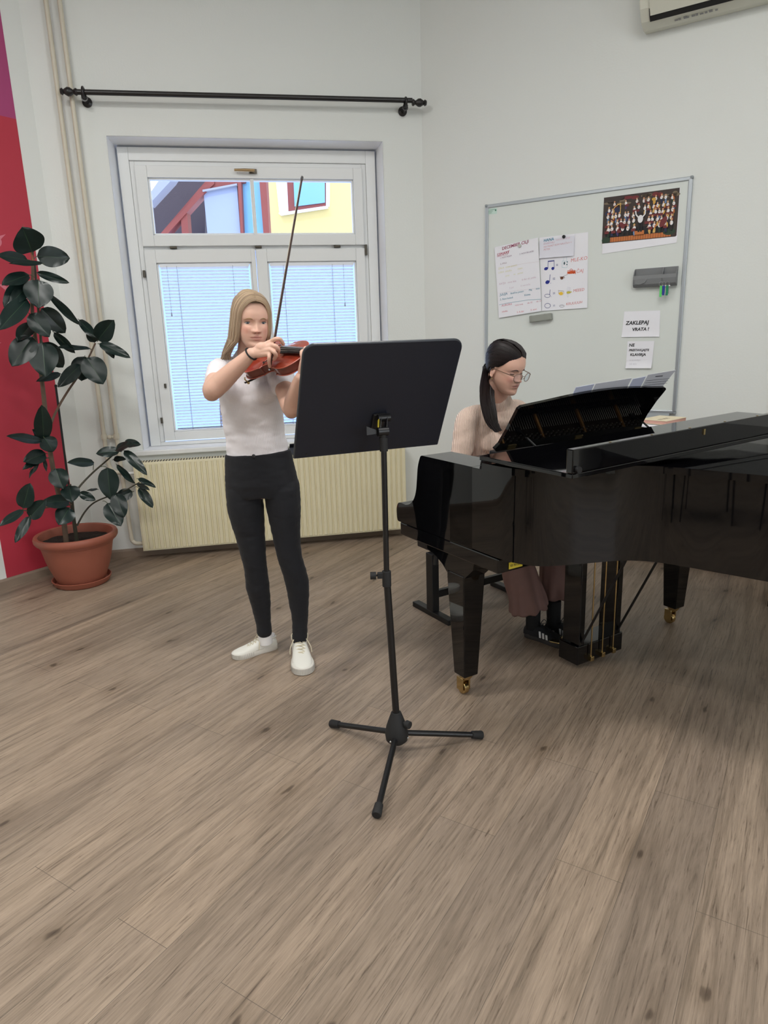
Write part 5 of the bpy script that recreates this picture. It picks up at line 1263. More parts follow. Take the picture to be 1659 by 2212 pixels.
    rm = rib_mat('white_ribbed_top', (246, 243, 248), 90, .3, .85, 0, .92)
    top = link_mesh('shirt', sme, rm, body)
    # ---- black trousers
    t = MB()
    limb(t, [P(557, 976, 3.065), P(560, 1000, 3.065), P(565, 1040, 3.065), P(568, 1068, 3.065)], [(.149, .096), (.155, .105), (.165, .115), (.160, .100)], ref=rx, n=32, ends=False)
    limb(t, [P(527, 1055, 3.065), P(531, 1100, 3.065), P(541, 1157, 3.07), P(549, 1207, 3.07), P(552, 1225, 3.075), P(557, 1266, 3.09), P(563, 1300, 3.105), P(569, 1345, 3.12), P(571, 1363, 3.125)],
         [(.083, .090), (.083, .088), (.068, .074), (.056, .062), (.054, .060), (.056, .060), (.048, .050), (.037, .039), (.037, .038)], ref=rx, n=24)
    limb(t, [P(609, 1055, 3.06), P(613, 1100, 3.055), P(619, 1157, 3.045), P(627, 1207, 3.035), P(633, 1225, 3.035), P(641, 1256, 3.045), P(645, 1289, 3.055), P(648, 1340, 3.065), P(647, 1380, 3.07)],
         [(.083, .090), (.079, .088), (.063, .074), (.0555, .062), (.055, .060), (.056, .060), (.050, .052), (.038, .041), (.036, .038)], ref=rx, n=24)
    tme = vox(t, .005, 8); wrinkle(tme, .0022, 13, 1.0, (1, 1, 2.6))
    tr_ = link_mesh('trousers', tme, mat('black_denim', (14, 15, 22), .85, noise_amt=.15, nscale=300, sheen=.05), body)
    b = MB(); b.ball(P(548, 985, 2.958), (.008, .003, .008)); b.build('button', mat('dark_button', (40, 40, 44), .4), tr_)
    b = MB(); wb_ = [P(482+8*i, 975+.0*i, 3.0) for i in range(2)]
    # ---- sneakers
    def sneaker(nm, heel, toe, lab):
        d = (toe-heel); L_ = d.length; M = frame(V((heel.x, heel.y, 0)), (d.x, d.y, 0)); wmat = mat('white_leather', (226, 224, 216), .5, noise_amt=.02, nscale=20); smt = mat('white_rubber', (214, 210, 202), .6)
        k = L_/.27
        outl = [(0, 0), (.004, .02), (.02, .032), (.07, .033), (.12, .034), (.17, .043), (.215, .047), (.245, .040), (.262, .024), (.27, 0)]
        full = [(x, y) for x, y in outl]+[(x, -y) for x, y in outl[1:-1][::-1]]
        sp = [V((x, y, 0)) for x, y in full]; sp = smooth_path(sp+[sp[0]], 4)[:-1]
        rt = MB(); n = len(sp)
        for z, s_ in ((.0, .97), (.004, 1.0), (.030, 1.0), (.033, .97)): pass
        rings = [[V(((p.x-.135)*s_+.135, p.y*s_, z)) for p in sp] for z, s_ in ((.0, .96), (.004, 1.0), (.031, 1.0), (.034, .96))]
        rt.loft(rings)
        o = rt.build(nm, smt, body, M=M @ Matrix.Scale(k, 4)); o['label'] = lab
        rg = MB()
        for i, p in enumerate(sp):
            if i % 1 == 0 and p.x > .15: rg.bb(p.x-.0009, p.x+.0009, p.y-.0016, p.y+.0016, .006, .028)
        rg.build('sole_ridges', mat('sole_groove', (176, 172, 166), .7), o)
        up = MB(); secs = [(.002, .026, .060, 0), (.02, .031, .082, 0), (.05, .033, .080, 0), (.075, .033, .086, 0), (.105, .034, .088, 0), (.14, .038, .072, 0), (.175, .042, .058, 0), (.21, .044, .050, 0), (.24, .038, .044, 0), (.260, .022, .037, 0), (.267, .006, .033, 0)]
        rings = []
        for x, w_, h, _ in secs:
            ring = []
            for j in range(20):
                t = 2*math.pi*j/20; yy = w_*math.copysign(abs(math.cos(t))**.8, math.cos(t)); zz = math.sin(t); z = .028+(h-.028)*max(0, zz)**.75 if zz > 0 else .028
                ring.append(V((x, yy, z)))
            rings.append(ring)
        up.loft(rings); u = up.build('shoe_upper', wmat, o); 
        s_ = u.modifiers.new('s', 'SUBSURF'); s_.levels = 1; s_.render_levels = 1
        c = MB(); c.tube([V((.045+.040*math.cos(t), .028*math.sin(t), .081+.007*math.cos(t))) for t in [2*math.pi*q/20 for q in range(21)]], .0045, 8); c.build('collar', wmat, o)
        c = MB(); c.loft([[V((.045+a*.036, b_*.027, z)) for a, b_ in [(math.cos(2*math.pi*q/16), math.sin(2*math.pi*q/16)) for q in range(16)]] for z in (.06, .092)]); c.build('shoe_lining', mat('white_sock', (232, 230, 230), .9), o)
        lc = mat('cream_lace', (206, 196, 172), .8); l = MB()
        for i in range(5):
            x = .098+i*.017; z = .0905-i*.0075; 
            l.tube([V((x, -.020, z-.006)), V((x+.004, -.010, z)), V((x+.004, .010, z)), V((x, .020, z-.006))], .0022, 6)
            l.tube([V((x, -.020, z-.005)), V((x+.010, 0, z+.001)), V((x+.017, .020, z-.012))], .0020, 6)
        for s in (-1, 1):
            l.tube(smooth_path([V((.088, 0, .097)), V((.095, s*.018, .115)), V((.10, s*.034, .110)), V((.103, s*.030, .085)), V((.096, s*.010, .090)), V((.088, 0, .097))], 5), .0022, 6)
            l.tube(smooth_path([V((.088, 0, .097)), V((.105, s*.02, .098)), V((.120, s*.042, .062)), V((.125, s*.046, .034))], 5), .0022, 6)
        l.build('laces', lc, o)
    for a, b in ((P(570, 1345, 3.125), P(574, 1388, 3.135)), (P(647.5, 1372, 3.07), P(648, 1402, 3.075))): MB().tube([a, b], .0335, 24).build('sock', mat('white_sock', (232, 230, 230), .9), body)
    sneaker('sneaker', FL(599, 1397, 0)+V((.0, -.005, 0)), FL(500, 1428, 0)+V((0, .02, 0)), 'right white sneaker pointing left')
    sneaker('sneaker', FL(648, 1394, 0)+V((.0, -.03, 0)), FL(657, 1461, 0), 'left white sneaker pointing forwards')
    # ---- wristband
    d = (W_-E).normalized(); u = d.orthogonal().normalized(); v_ = d.cross(u); c = W_-d*.002
    MB().tube([c+u*(.0255*math.cos(t))+v_*(.0255*math.sin(t)) for t in [2*math.pi*q/28 for q in range(29)]], .0034, 8).build('wristband', mat('black_elastic', (20, 20, 24), .7), body)
    # ---- long straight hair with a centre parting
    hc = lin((170, 148, 124)); paths = []; R = random.Random(4)
    def skull(x, y, z, off): return Mh @ (V((x, y, z))*sc)
    cap = MB(); rings = []
    for z in [.085, .10, .12, .14, .16, .175, .19, .202, .211, .219, .2235, .227, .2292, .2302]:
        f, bk_, w_ = ht(min(z, .2215)); g = .0035; kq = max(.02, (.2305-z)/.0115)**.5 if z > .2191 else 1; g *= kq
        if z > .2191: f, bk_, w_ = (-.022+.031*kq, -.022-.031*kq, .028*kq)
        ring = []
        for j in range(40):
            t = 2*math.pi*j/40; sx, cx = math.sin(t), math.cos(t); cy = (f+bk_)/2; a = (f-bk_)/2+g; x = (w_+g)*sx; y = cy+a*cx
            lim = .015 if z < .15 else (.015+(z-.15)*1.2 if z < .19 else .066)     # keeps the cap off the face
            y = min(y, lim); ring.append(Mh @ (V((x, y, z))*sc))
        rings.append(ring)
    cap.loft(rings)
    for s in (-1, 1):
        for i in range(230):
            u = i/229; y0_ = .078-.160*u+R.uniform(-.004, .004); off = R.uniform(.004, .0105)
            # along the scalp, from the parting down to ear level, then hanging
            pts = []; zs_ = [.2225-.000-.9*(max(0, y0_-.03))**1.35, None]
            ztop = .226 if y0_ < .02 else .226-((y0_-.02)/.07)**2*.040
            if y0_ < -.05: ztop = .226-((-.05-y0_)/.05)**2*.03
            ysid = (.058-.142*u) if True else 0; zside = .125
            f, bk_, w_ = ht(.125); cy = (f+bk_)/2; a = (f-bk_)/2
            xs = (w_+off)*math.sqrt(max(.05, 1-((ysid-cy)/(a+.006))**2))
            for q in range(9):
                v = q/8; ang = v*math.pi/2
                x = xs*math.sin(ang)**.95; z = zside+(ztop-zside)*math.cos(ang)**1.0; y = y0_*(1-v**1.3)+ysid*v**1.3
                ff, bb, ww = ht(min(z, .2215)); 
                pts.append(V((s*x, y, z+off*.35*(1-v))))
            long_ = R.uniform(-.40, -.30) if y0_ < .02 else R.uniform(-.34, -.22)
            if s > 0: hang = [(s*(xs+.004), ysid-.006, .08), (s*(xs+.006), ysid-.022, .03), (s*(.092+R.uniform(-.014, .02)), -.035-.04*u, -.04), (s*(.098+R.uniform(-.03, .03)), -.085-.02*u, -.12), (s*(.080+R.uniform(-.03, .035)), -.125, -.22), (s*(.078+R.uniform(-.03, .03)), -.14, long_)]
            else: hang = [(s*(xs+.002), ysid-.004, .08), (s*(xs+.000), ysid-.018, .035), (s*(.070+R.uniform(-.012, .010)), -.045-.04*u, -.03), (s*(.062+R.uniform(-.02, .014)), -.095, -.12), (s*(.050+R.uniform(-.03, .02)), -.125, -.22), (s*(.045+R.uniform(-.03, .03)), -.14, long_)]
            pts += [V(h) for h in hang]
            paths.append([Mh @ (p*sc) for p in smooth_path(pts[:9]+pts[9:], 2)])
    m, cols = hair_strands('hair', paths, hairm, hc, body, .0013, .0026, .28, 2)
    n0 = len(m.v); m.loft(rings); cols += [(hc[0]*.8, hc[1]*.78, hc[2]*.75, 1)]*(len(m.v)-n0)
    m.build('hair', hairm, body, colors=cols)
    return Mh
violinist()
# ----------------------------------------------------------------- VIOLIN
def violin():
    root = thing('violin', 'red-brown violin held under the chin of the standing player', 'violin', VM)
    vr = mat('violin_varnish', (150, 58, 40), .18, coat=.6, noise_amt=.18, nscale=18); rbv = mat('violin_ribs', (112, 42, 30), .22, coat=.5, noise_amt=.2, nscale=30); eb = mat('ebony', (20, 19, 22), .28); pur = mat('edge_wood', (186, 96, 74), .35)
    half = [(0, .0), (.002, .03), (.012, .062), (.035, .090), (.070, .1035), (.100, .101), (.125, .090), (.138, .082), (.148, .081), (.150, .074), (.158, .064), (.178, .0555), (.197, .0575), (.212, .066), (.220, .0745), (.224, .079), (.233, .078), (.245, .0815), (.270, .0835), (.300, .078), (.325, .060), (.343, .034), (.352, .012), (.3535, 0)]
    hs_ = [(p.x, p.y) for p in smooth_path([V((x, y, 0)) for x, y in half], 3)]
    full = hs_+[(x, -y) for x, y in hs_[1:-1][::-1]]
    def inset(d): 
        c = (.175, 0); return [(c[0]+(x-c[0])*(1-d/.18), y*(1-d/.09)) for x, y in full]
    def plate(z_edge, arch, sgn):
        m = MB(); rings = []
        for d, h in ((0.0, 0), (.0, .0035), (.004, .0042), (.012, .0042), (.024, .0075), (.040, .0115), (.060, .0142), (.080, .0152)):
            k = d/.0895; rings.append([V((.175+(x-.175)*(1-k*.96), y*(1-k), z_edge+sgn*(h if h < .0045 else h*arch))) for x, y in full])
        m.loft(rings); return m
    bdy = MB(); bdy.prism(inset(.0035), -.031, .0, 0); b_ = bdy.build('ribs', rbv, root)
    for p in b_.data.polygons: p.use_smooth = abs(p.normal.z) < .5
    b_.data.set_sharp_from_angle(angle=rad(40))
    plate(0, 1, 1).build('top_plate', vr, root); plate(-.031, 1, -1).build('back_plate', rbv, root)
    e = MB(); e.tube([V((x, y, .0022)) for x, y in full+[full[0]]], .0021, 6); e.build('edge_binding', pur, root)
    e = MB(); e.tube([V((x, y, -.0332)) for x, y in full+[full[0]]], .0021, 6); e.build('edge_binding', pur, root)
    for s in (-1, 1):
        f = MB(); f.tube(smooth_path([V((.150, s*.052, .0105)), V((.156, s*.058, .0100)), V((.165, s*.053, .0110)), V((.180, s*.042, .0135)), V((.195, s*.036, .0138)), V((.203, s*.030, .0145)), V((.209, s*.035, .0138))], 5), [(.0016, .0022)]*31, 6)
        f.ball((.152, s*.0535, .0105), (.0042, .0042, .0016)); f.ball((.207, s*.0325, .0140), (.0034, .0034, .0016)); f.build('f_hole', eb, root)
    fb_ = MB(); fb_.loft([[V((x, -w_, z)), V((x, -w_*.6, z+.004)), V((x, 0, z+.006)), V((x, w_*.6, z+.004)), V((x, w_, z)), V((x, w_, z-.005)), V((x, -w_, z-.005))] for x, w_, z in ((.228, .021, .030), (.355, .016, .020), (.487, .0118, .010))], smooth=False); fb_.build('fingerboard', eb, root)
    nk = MB(); nk.loft([[V((x, w_*math.cos(t), z-h*max(0, math.sin(t)))) for t in [math.pi*q/10 for q in range(11)]]+[V((x, -w_*.5, z+.001)), V((x, w_*.5, z+.001))] for x, w_, z, h in ((.345, .017, .014, .030), (.362, .0155, .013, .017), (.48, .0118, .004, .014), (.495, .0115, .003, .016))]); nk.build('neck', vr, root)
    pb = MB(); pb.loft([[V((x, -w_, z+h)), V((x, w_, z+h)), V((x, w_, z-h)), V((x, -w_, z-h))] for x, w_, z, h in ((.487, .0125, -.002, .010), (.52, .0105, -.008, .012), (.555, .0085, -.016, .010), (.568, .007, -.020, .008))], smooth=False)
    pb.tube([V((.578+.011*math.cos(t)*(1-q*.02), 0, -.020+.011*math.sin(t)*(1-q*.02))) for q, t in [(q, rad(200-q*22)) for q in range(22)]], .0062, 10, ref=(0, 1, 0)); pb.build('scroll', vr, root, bevel=.002)
    for i in range(4):
        s = 1 if i % 2 else -1; x = .505+i*.014; pg = MB(); pg.tube([V((x, -s*.012, -.008)), V((x, s*.026, -.006))], .003, 8); pg.ball(V((x, s*.032, -.006)), (.008, .0055, .004)); pg.build('tuning_peg', eb, root)
    br = MB(); br.prism([(-.021, .012), (-.017, .012), (-.010, .020), (.010, .020), (.017, .012), (.021, .012), (.020, .030), (.012, .041), (0, .044), (-.012, .041), (-.020, .030)], .1775, .1805, M=Matrix(((0, 0, 1, 0), (1, 0, 0, 0), (0, 1, 0, 0), (0, 0, 0, 1)))); br.build('bridge', mat('bridge_maple', (204, 168, 118), .5), root)
    tpc = MB(); tpc.loft([[V((x, -w_, z)), V((x, -w_*.6, z+.005)), V((x, w_*.6, z+.005)), V((x, w_, z)), V((x, w_, z-.004)), V((x, -w_, z-.004))] for x, w_, z in ((.004, .007, .012), (.03, .012, .018), (.11, .021, .028), (.118, .019, .029))]); tpc.build('tailpiece', eb, root)
    for i in range(4):
        y = -.0165+i*.011; s_ = MB(); s_.tube([V((.112, y*.75, .034)), V((.179, y, .0445-.0016*abs(i-1.5))), V((.49, y*.5, .0135))], .0006, 5); s_.build('string', stl, root)
    cr_ = MB(); R_ = []
    for q in range(24): t = 2*math.pi*q/24; R_.append((.042+.034*math.cos(t), -.040+.052*math.sin(t)*.8))
    cr_.prism(R_, .013, .019); cr_.bb(-.006, .004, -.03, -.01, -.034, .014); cr_.build('chin_rest', eb, root, bevel=.002)
    sr_ = MB(); sr_.tube(smooth_path([V((.03, -.112, -.048)), V((.05, -.06, -.062)), V((.06, 0, -.066)), V((.05, .06, -.060)), V((.045, .104, -.048))], 5), [(.010, .0035)]*21, 8, ref=(1, 0, 0)); sr_.build('shoulder_rest', eb, root)
    for s in (-1, 1):
        c = MB(); c.tube([V((.04, s*.100, -.055)), V((.04, s*.108, -.034)), V((.04, s*.101, -.027))], .0026, 8); c.ball((.04, s*.103, -.055), .006); c.build('rest_clamp', mat('gold_metal', (196, 170, 112), .3, .8), root)
violin()
# ----------------------------------------------------------------- BOW
A_ = P(582, 799, 2.735); B_ = P(653, 381, 2.755); bd = (B_-A_); BLn = bd.length
BMx = frame(A_, bd, (P(590, 745, 2.9)-P(598, 745, 2.73)).normalized())
def bow():
    root = thing('violin_bow', 'dark violin bow pointing up, its tip in front of the transom pane', 'bow', BMx)
    wd_ = mat('pernambuco', (62, 42, 36), .3, coat=.4); eb = MATS['ebony']; sv = mat('silver', (214, 214, 216), .2, 1.0)
    L_ = BLn; n = 24
    m = MB(); m.tube([V((.02+(L_-.03)*i/n, 0, -.006+.016*(4*(i/n)*(1-i/n))*.5)) for i in range(n+1)], [.0050-.0018*i/n for i in range(n+1)], 8); m.build('stick', wd_, root)
    m = MB(); m.loft([[V((x, -w_, z0_)), V((x, w_, z0_)), V((x, w_, z1_)), V((x, -w_, z1_))] for x, w_, z0_, z1_ in ((L_-.018, .003, -.008, -.002), (L_-.010, .0045, -.008, .018), (L_-.002, .004, -.007, .020), (L_+.004, .002, .010, .021))], smooth=False); m.build('tip', eb, root)
    m = MB(); m.bb(.020, .066, -.0055, .0055, -.002, .020); m.build('frog', eb, root, bevel=.002)
    m = MB(); m.ball((.043, -.0058, .010), (.0032, .0006, .0032)); m.ball((.043, .0058, .010), (.0032, .0006, .0032)); m.build('frog_eye', mat('pearl', (226, 228, 226), .2), root)
    m = MB(); m.tube([V((0, 0, -.006)), V((.020, 0, -.006))], .0048, 10); m.build('screw_button', eb, root)
    m = MB(); m.tube([V((-.002, 0, -.006)), V((.003, 0, -.006))], .0050, 10); m.tube([V((.014, 0, -.006)), V((.018, 0, -.006))], .0051, 10); m.build('button_ring', sv, root)
    m = MB(); m.bb(.064, .074, -.006, .006, .008, .021); m.build('ferrule', sv, root)
    m = MB(); m.tube([V((.066, 0, -.003)), V((.13, 0, .000))], .0050, 10); m.build('grip', mat('grip_winding', (120, 112, 104), .4, .4), root)
    m = MB(); m.loft([[V((x, -w_, z)), V((x, w_, z)), V((x, w_, z+.001)), V((x, -w_, z+.001))] for x, w_, z in ((.072, .0050, .017), (L_*.5, .0048, .018), (L_-.008, .0035, .018))], smooth=False); m.build('hair_ribbon', mat('bow_hair', (226, 218, 196), .6), root)
bow()
# ----------------------------------------------------------------- PIANIST
def pianist():
    L = lambda w_, t, z: PW @ q_(w_, t, z)
    wdir = (PW.to_3x3() @ V((1, 0, 0))); tdir = (PW.to_3x3() @ V((0, -1, 0)))
    f_ = V((.63, -.70, -.35)).normalized(); up0_ = V((-.02, .0, 1))
    x_ = f_.cross(up0_).normalized(); z_ = x_.cross(f_).normalized(); sc = 1.06
    # seat of the head: middle of the skull
    hcn = P(1091, 790, 3.42); org = hcn-(x_*0+f_*(-.008)+z_*.118)*sc
    Mh = Matrix(((x_.x, f_.x, z_.x, org.x), (x_.y, f_.y, z_.y, org.y), (x_.z, f_.z, z_.z, org.z), (0, 0, 0, 1)))
    nb_ = P(1091, 884, 3.53)
    m = MB(); head_vol(m, Mh, sc)
    limb(m, [Mh @ V((0, -.040, .07)), Mh @ V((0, -.036, .015)), nb_, nb_-V((0, 0, .07))], [.046, .044, .049, .07])
    limb(m, [nb_-V((0, 0, .06)), L(.755, -.46, .98), L(.75, -.53, .75), L(.745, -.57, .58)], [(.12, .06), (.125, .085), (.11, .08), (.14, .10)], ref=wdir)
    SR, ER, WR = L(.585, -.435, 1.070), L(.515, -.41, .835), L(.60, -.16, .80)
    SL, EL, WL = L(.930, -.435, 1.085), L(.985, -.40, .835), L(.90, -.16, .80)
    for S_, E_, W_, hs_ in ((SR, ER, WR, 1), (SL, EL, WL, -1)):
        limb(m, [S_, S_.lerp(E_, .5), E_, E_.lerp(W_, .3), E_.lerp(W_, .7), W_], [.050, .045, .038, .038, .03, .022])
        hd = tdir; sd = wdir*hs_
        pal = W_+hd*.045+V((0, 0, -.002)); m.ball(pal, (.034, .034, .014), 14, 10)
        for i, (o_, l_) in enumerate(((-.028, .9), (-.009, 1.05), (.010, 1.0), (.028, .8))):
            k_ = W_+hd*.078+wdir*o_+V((0, 0, .004)); limb(m, [W_+wdir*o_*.4, k_], [(.014, .012), (.009, .009)], n=12)
            finger(m, [k_, k_+hd*.028*l_+V((0, 0, .004)), k_+hd*.048*l_+V((0, 0, -.012)), k_+hd*.056*l_+V((0, 0, -.030))], .0085, .0064)
        th = W_+hd*.03-sd*(-1)*.022; finger(m, [W_+hd*.02+sd*(.018), W_+hd*.045+sd*.040, W_+hd*.070+sd*.048+V((0, 0, -.014))], .011, .0075)
    me1 = vox(m, .0026, 3)
    lg = MB()
    HR, KR, AR = L(.66, -.54, .57), L(.60, -.12, .555), L(.702, -.052, .10); HL, KL, AL = L(.83, -.54, .57), L(.88, -.12, .555), L(.80, -.025, .10)
    limb(lg, [L(.745, -.57, .62), L(.745, -.57, .56)], [(.15, .10), (.15, .11)], ref=wdir)
    limb(lg, [HR, KR], [.078, .055]); limb(lg, [KR, KR.lerp(AR, .35), AR], [.046, .032, .024]); limb(lg, [HL, KL], [.078, .055]); limb(lg, [KL, KL.lerp(AL, .35), AL], [.046, .032, .024])
    me2 = vox(lg, .008, 2)
    skc = skin_col(Mh, (214, 170, 150), (176, 102, 96), sc); sock_c = lin((20, 20, 22))
    body = link_mesh('person', join_mesh([me1, me2]), skinm, None, lambda co: sock_c if co.z < .32 else skc(co))     # black knee socks
    tag(body, 'person with dark ponytail, glasses and beige ribbed sweater, seated playing the piano', 'person')
    face_parts(body, Mh, sc, (64, 46, 38), (58, 42, 38), (.1, -1.2), .78, (204, 160, 142))
    # ---- sweater
    t = MB()
    limb(t, [nb_+V((0, 0, -.012)), nb_-V((0, 0, .045)), L(.758, -.435, 1.04), L(.755, -.455, .96), L(.752, -.49, .84), L(.75, -.53, .72), L(.747, -.56, .60)],
         [(.062, .058), (.125, .075), (.158, .10), (.160, .118), (.142, .108), (.142, .108), (.168, .13)], ref=wdir, n=32)
    for o_ in (-.065, .065): t.ball(L(.755+o_, -.37, .955), (.062, .055, .058))
    limb(t, [L(.66, -.44, 1.09), SR, SR.lerp(ER, .5), ER, ER.lerp(WR, .5), WR.lerp(ER, .08)], [.058, .060, .056, .050, .044, .034])
    limb(t, [L(.85, -.44, 1.09), SL, SL.lerp(EL, .5), EL, EL.lerp(WL, .5), WL.lerp(EL, .08)], [.058, .060, .056, .050, .044, .034])
    upn = (Mh @ V((0, -.042, .015))-nb_).normalized()
    limb(t, [nb_-upn*.03, nb_+upn*.010, nb_+upn*.036, nb_+upn*.056], [.074, .0575, .0535, .0525])
    sme = vox(t, .005, 6); wrinkle(sme, .004, 12, 5.0, (1, 1, 2.0))
    link_mesh('sweater', sme, rib_mat('beige_ribbed_knit', (246, 220, 204), 42, .9, .9, 0, .74), body)
    # ---- wide culottes
    t = MB()
    limb(t, [L(.745, -.56, .62), L(.745, -.55, .55)], [(.17, .12), (.178, .13)], ref=wdir)
    limb(t, [HR, KR], [.098, .085]); limb(t, [HL, KL], [.098, .085])
    for K_, A2_, r in ((KR, L(.668, -.050, .165), .094), (KL, L(.885, -.035, .19), .112)):
        t.tube(smooth_path([K_+V((0, 0, .03)), K_.lerp(A2_, .35), K_.lerp(A2_, .7), A2_], 5), lerp_list([(.080, .08), (.080, .075), (r*.95, .085), (r, .095)], 5), 28, ref=wdir)
    cme = vox(t, .006, 3); cme.update(); Pi = PW.inverted()
    nr = [0.0]*(3*len(cme.vertices)); cme.vertex_normals.foreach_get('vector', nr)
    for i, v in enumerate(cme.vertices):
        nv = V(nr[3*i:3*i+3])
        p = Pi @ v.co
        if p.z < .5:
            k_ = (.5-p.z)/.35; v.co += nv*(.010*k_*math.sin(p.x*95+2*math.sin(p.y*30))+.004*k_*math.sin(p.y*120))
    link_mesh('culottes', cme, mat('mauve_brown_cloth', (128, 98, 92), .85, noise_amt=.08, nscale=30), body)
    # ---- trainers with three white stripes
    def trainer(heel, toe, lift=0.0):
        d = toe-heel; M = frame(V((heel.x, heel.y, lift)), (d.x, d.y, 0)); k = d.length/.27; bm_ = mat('black_suede', (24, 25, 30), .8, noise_amt=.1, nscale=80); gmt = mat('dark_gum_sole', (58, 54, 54), .7); ws = mat('white_stripe', (232, 232, 234), .6)
        outl = [(0, 0), (.006, .02), (.025, .031), (.07, .032), (.12, .034), (.17, .042), (.215, .045), (.245, .038), (.262, .022), (.27, 0)]
        sp = [V((x, y, 0)) for x, y in outl]+[V((x, -y, 0)) for x, y in outl[1:-1][::-1]]; sp = smooth_path(sp+[sp[0]], 4)[:-1]
        r = MB(); r.loft([[V(((p.x-.135)*s_+.135, p.y*s_, z)) for p in sp] for z, s_ in ((0, .95), (.004, 1), (.022, 1.0), (.026, .96))])
        o = r.build('trainer', gmt, body, M=M @ Matrix.Scale(k, 4))
        up = MB(); rings = []; S_ = [(.003, .024, .058), (.02, .030, .078), (.05, .032, .078), (.08, .032, .084), (.11, .033, .080), (.14, .037, .066), (.175, .041, .053), (.21, .042, .046), (.24, .036, .040), (.258, .022, .034), (.266, .006, .027)]
        for x, w_, h in S_:
            rings.append([V((x, w_*math.copysign(abs(math.cos(t))**.8, math.cos(t)), .022+(h-.022)*max(0, math.sin(t))**.75)) for t in [2*math.pi*j/20 for j in range(20)]])
        up.loft(rings); up.build('shoe_upper', bm_, o)
        for s in (-1, 1):
            for i in range(3):
                x = .105+i*.020; q = MB(); w0 = .0352+.0018*i
                a = [V((x, s*(w0+.0012), .028)), V((x+.0115, s*(w0+.0012), .028)), V((x+.0055, s*(w0-.004), .060-.004*i)), V((x-.006, s*(w0-.004), .060-.004*i))]; b = [p+V((0, s*.0022, 0)) for p in a]
                q.add(a+b, [(0, 1, 2, 3), (7, 6, 5, 4), (0, 4, 5, 1), (1, 5, 6, 2), (2, 6, 7, 3), (3, 7, 4, 0)]); q.build('stripe', ws, o)
        l = MB(); lc = mat('black_lace', (18, 18, 20), .8)
        for i in range(5): x = .098+i*.016; z = .086-i*.0075; l.tube([V((x, -.018, z-.006)), V((x+.003, 0, z)), V((x, .018, z-.006))], .002, 6)
        for s in (-1, 1): l.tube(smooth_path([V((.09, 0, .090)), V((.098, s*.022, .108)), V((.108, s*.03, .092)), V((.098, s*.012, .088)), V((.09, 0, .09))], 5), .0019, 6)
        l.build('laces', lc, o)
        c = MB(); c.loft([[V((.046+a*.039, b_*.034, z)) for a, b_ in [(math.cos(2*math.pi*q/16), math.sin(2*math.pi*q/16)) for q in range(16)]] for z in (.05, .20)]); c.build('sock', mat('black_sock', (20, 20, 22), .9), o)
    trainer(L(.690, -.095, 0), L(.765, .150, 0)); trainer(L(.80, -.06, .0), L(.865, .18, 0))
    # ---- glasses
    gmt = mat('tortoise_metal', (128, 104, 88), .3, .6); gl = MB(); 
    for s in (-1, 1):
        ring = []
        for q in range(25):
            t = 2*math.pi*q/24; e = .85; xx = s*.033+.0235*math.copysign(abs(math.cos(t))**e, math.cos(t))*(1 if math.cos(t)*s < 0 else 1.06); zz = .104+.020*math.copysign(abs(math.sin(t))**e, math.sin(t)); yy = .108-.010*(abs(xx)/.06)**2
            ring.append(Mh @ (V((xx, yy, zz))*sc))
        gl.tube(ring, .0014, 6)
        gl.tube([Mh @ (V(p)*sc) for p in ((s*.058, .100, .112), (s*.068, .088, .113), (s*.077, .03, .112), (s*.078, -.005, .110), (s*.075, -.022, .098))], .0019, 6)
        gl.tube([Mh @ (V(p)*sc) for p in ((s*.0105, .107, .104), (s*.008, .103, .098), (s*.0075, .101, .093))], .0010, 6)
    gl.tube([Mh @ (V(p)*sc) for p in ((-.0095, .1078, .110), (0, .110, .112), (.0095, .1078, .110))], .0011, 6)
    go = gl.build('glasses', gmt, body)
    for s in (-1, 1):
        l = MB(); a = [Mh @ (V((s*.033+.0225*math.cos(t), .1065-.010*(abs(s*.033+.0225*math.cos(t))/.06)**2, .104+.019*math.sin(t)))*sc) for t in [2*math.pi*q/20 for q in range(20)]]; b = [p+f_*.0008 for p in a]
        l.add(a+b, [tuple(range(20)), tuple(range(20, 40))[::-1]]+[(j, (j+1) % 20, 20+(j+1) % 20, 20+j) for j in range(20)]); l.build('lens', glass, go)
    # ---- sleek hair with a side-on ponytail
    hc = lin((27, 20, 21)); R = random.Random(9); paths = []
    pony = V((.010, -.106, .078))
    for s in (-1, 1):
        for i in range(140):
            u = i/139
            # hairline from parting (front top) down to the temple and behind the ear
            hl = [V((.006*s, .068, .188)), V((s*.034, .066, .180)), V((s*.056, .048, .165)), V((s*.068, .030, .140)), V((s*.0735, .012, .125)), V((s*.072, -.022, .118)), V((s*.066, -.050, .085)), V((s*.045, -.075, .050))]
            k = u*(len(hl)-1); a = int(min(len(hl)-2, k)); st_ = hl[a].lerp(hl[a+1], k-a)
            pts = []; C_ = V((0, -.015, .105)); d0 = (st_-C_).normalized(); d1 = (pony-C_).normalized(); om = math.acos(max(-1, min(1, d0.dot(d1))))
            for q in range(15):
                v = q/14; dd = (d0*math.sin((1-v)*om)+d1*math.sin(v*om))/max(1e-5, math.sin(om)); dd.normalize(); lo, hi = .01, .16
                for _ in range(16):
                    r_ = (lo+hi)/2; p = C_+dd*r_
                    if p.z < .2215:
                        f2, b2, w2 = ht(p.z); ins = (p.x/w2)**2+((p.y-(f2+b2)/2)/((f2-b2)/2))**2 < 1
                    else: ins = False
                    lo, hi = (r_, hi) if ins else (lo, r_)
                pts.append(C_+dd*(lo+.0085+R.uniform(-.0012, .0012)))
            pts[0] = C_+d0*((pts[0]-C_).length-.0065)
            pts[-1] = pts[-1].lerp(pony, .4)
            paths.append([Mh @ (p*sc) for p in pts])
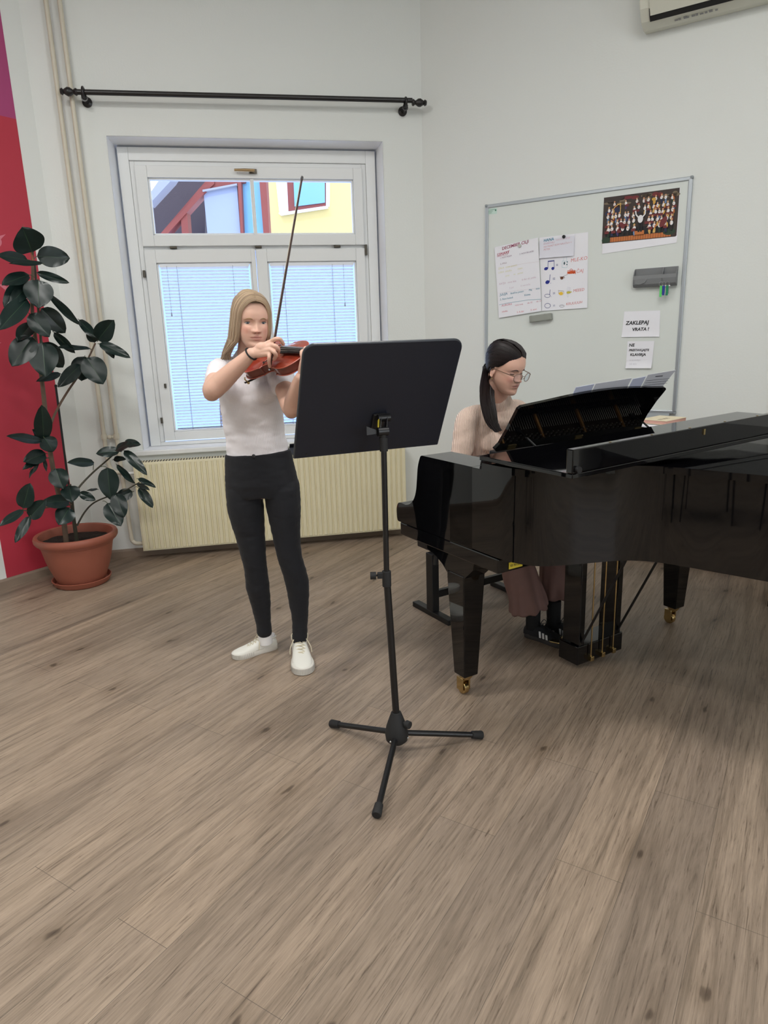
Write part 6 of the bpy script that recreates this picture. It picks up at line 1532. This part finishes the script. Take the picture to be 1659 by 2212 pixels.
    m, cols = hair_strands('hair', paths, hairm, hc, body, .0020, .0034, .35, 3)
    rings = []
    for z in [.022, .04, .060, .08, .10, .12, .14, .16, .175, .19, .202, .211, .219, .2225, .2255, .2278, .2287]:
        f, bk_, w_ = ht(min(z, .2215)); kq = max(.02, (.2290-z)/.0100)**.5 if z > .2191 else 1; g = .0058*kq
        if z > .2191: f, bk_, w_ = (-.022+.031*kq, -.022-.031*kq, .028*kq)
        ring = []
        for j in range(44):
            t = 2*math.pi*j/44; sx, cx = math.sin(t), math.cos(t); cy = (f+bk_)/2; a = (f-bk_)/2+g; x = (w_+g)*sx; y = cy+a*cx
            lim = (-.030-(.07-z)*.3 if z < .07 else -.026 if z < .115 else (-.005+(z-.115)*1.0 if z < .15 else (.030+(z-.15)*1.15 if z < .182 else .067-(z-.182)*.2)))
            y = min(y, lim, ht(min(z, .2215))[0]+.0035 if z < .2 else lim); ring.append(Mh @ (V((x, y, z))*sc))
        rings.append(ring)
    n0 = len(m.v); m.loft(rings); cols += [(hc[0]*.9, hc[1]*.9, hc[2]*.9, 1)]*(len(m.v)-n0)
    # ponytail over the near shoulder
    P0_ = Mh @ (pony*sc); c0 = [P0_, P(1054, 800, 3.46), P(1052, 832, 3.42), P(1053, 862, 3.375), P(1058, 890, 3.35), P(1065, 915, 3.34), P(1082, 938, 3.33)]
    for i in range(190):
        a = R.uniform(0, 6.28); r = math.sqrt(R.random()); ln = R.uniform(.86, 1.0)
        wd2 = [.018, .034, .048, .050, .044, .036, .022]; pp_ = []
        for q, (c, wv) in enumerate(zip(c0, wd2)): pp_.append(c+x_*(math.cos(a)*r*wv)*1.0+V((math.sin(a)*r*wv*.35, math.sin(a)*r*wv*.5, math.sin(a)*r*wv*.1))+V((R.uniform(-.003, .003), 0, 0)))
        sp_ = smooth_path(pp_, 3); sp_ = sp_[:int(len(sp_)*ln)]
        n0 = len(m.v); m.tube(sp_, [.0026 if j < len(sp_)*.8 else .0026*(1-.8*(j-len(sp_)*.8)/(len(sp_)*.2)) for j in range(len(sp_))], 5); kk = R.uniform(.7, 1.5); cols += [(hc[0]*kk, hc[1]*kk, hc[2]*kk, 1)]*(len(m.v)-n0)
    m.build('hair', hairm, body, colors=cols)
    MB().tube([P0_+x_*(.014*math.cos(t))+z_*(.014*math.sin(t)) for t in [2*math.pi*q/16 for q in range(17)]], .004, 8).build('hair_tie', mat('black_elastic', (1, 1, 1)), body)
    er_ = MB(); e0 = Mh @ (V((.0785, -.002, .064))*sc); er_.ball(e0, .0028); er_.build('earring', mat('gold_metal', (196, 170, 112), .3, .8), body)
pianist()
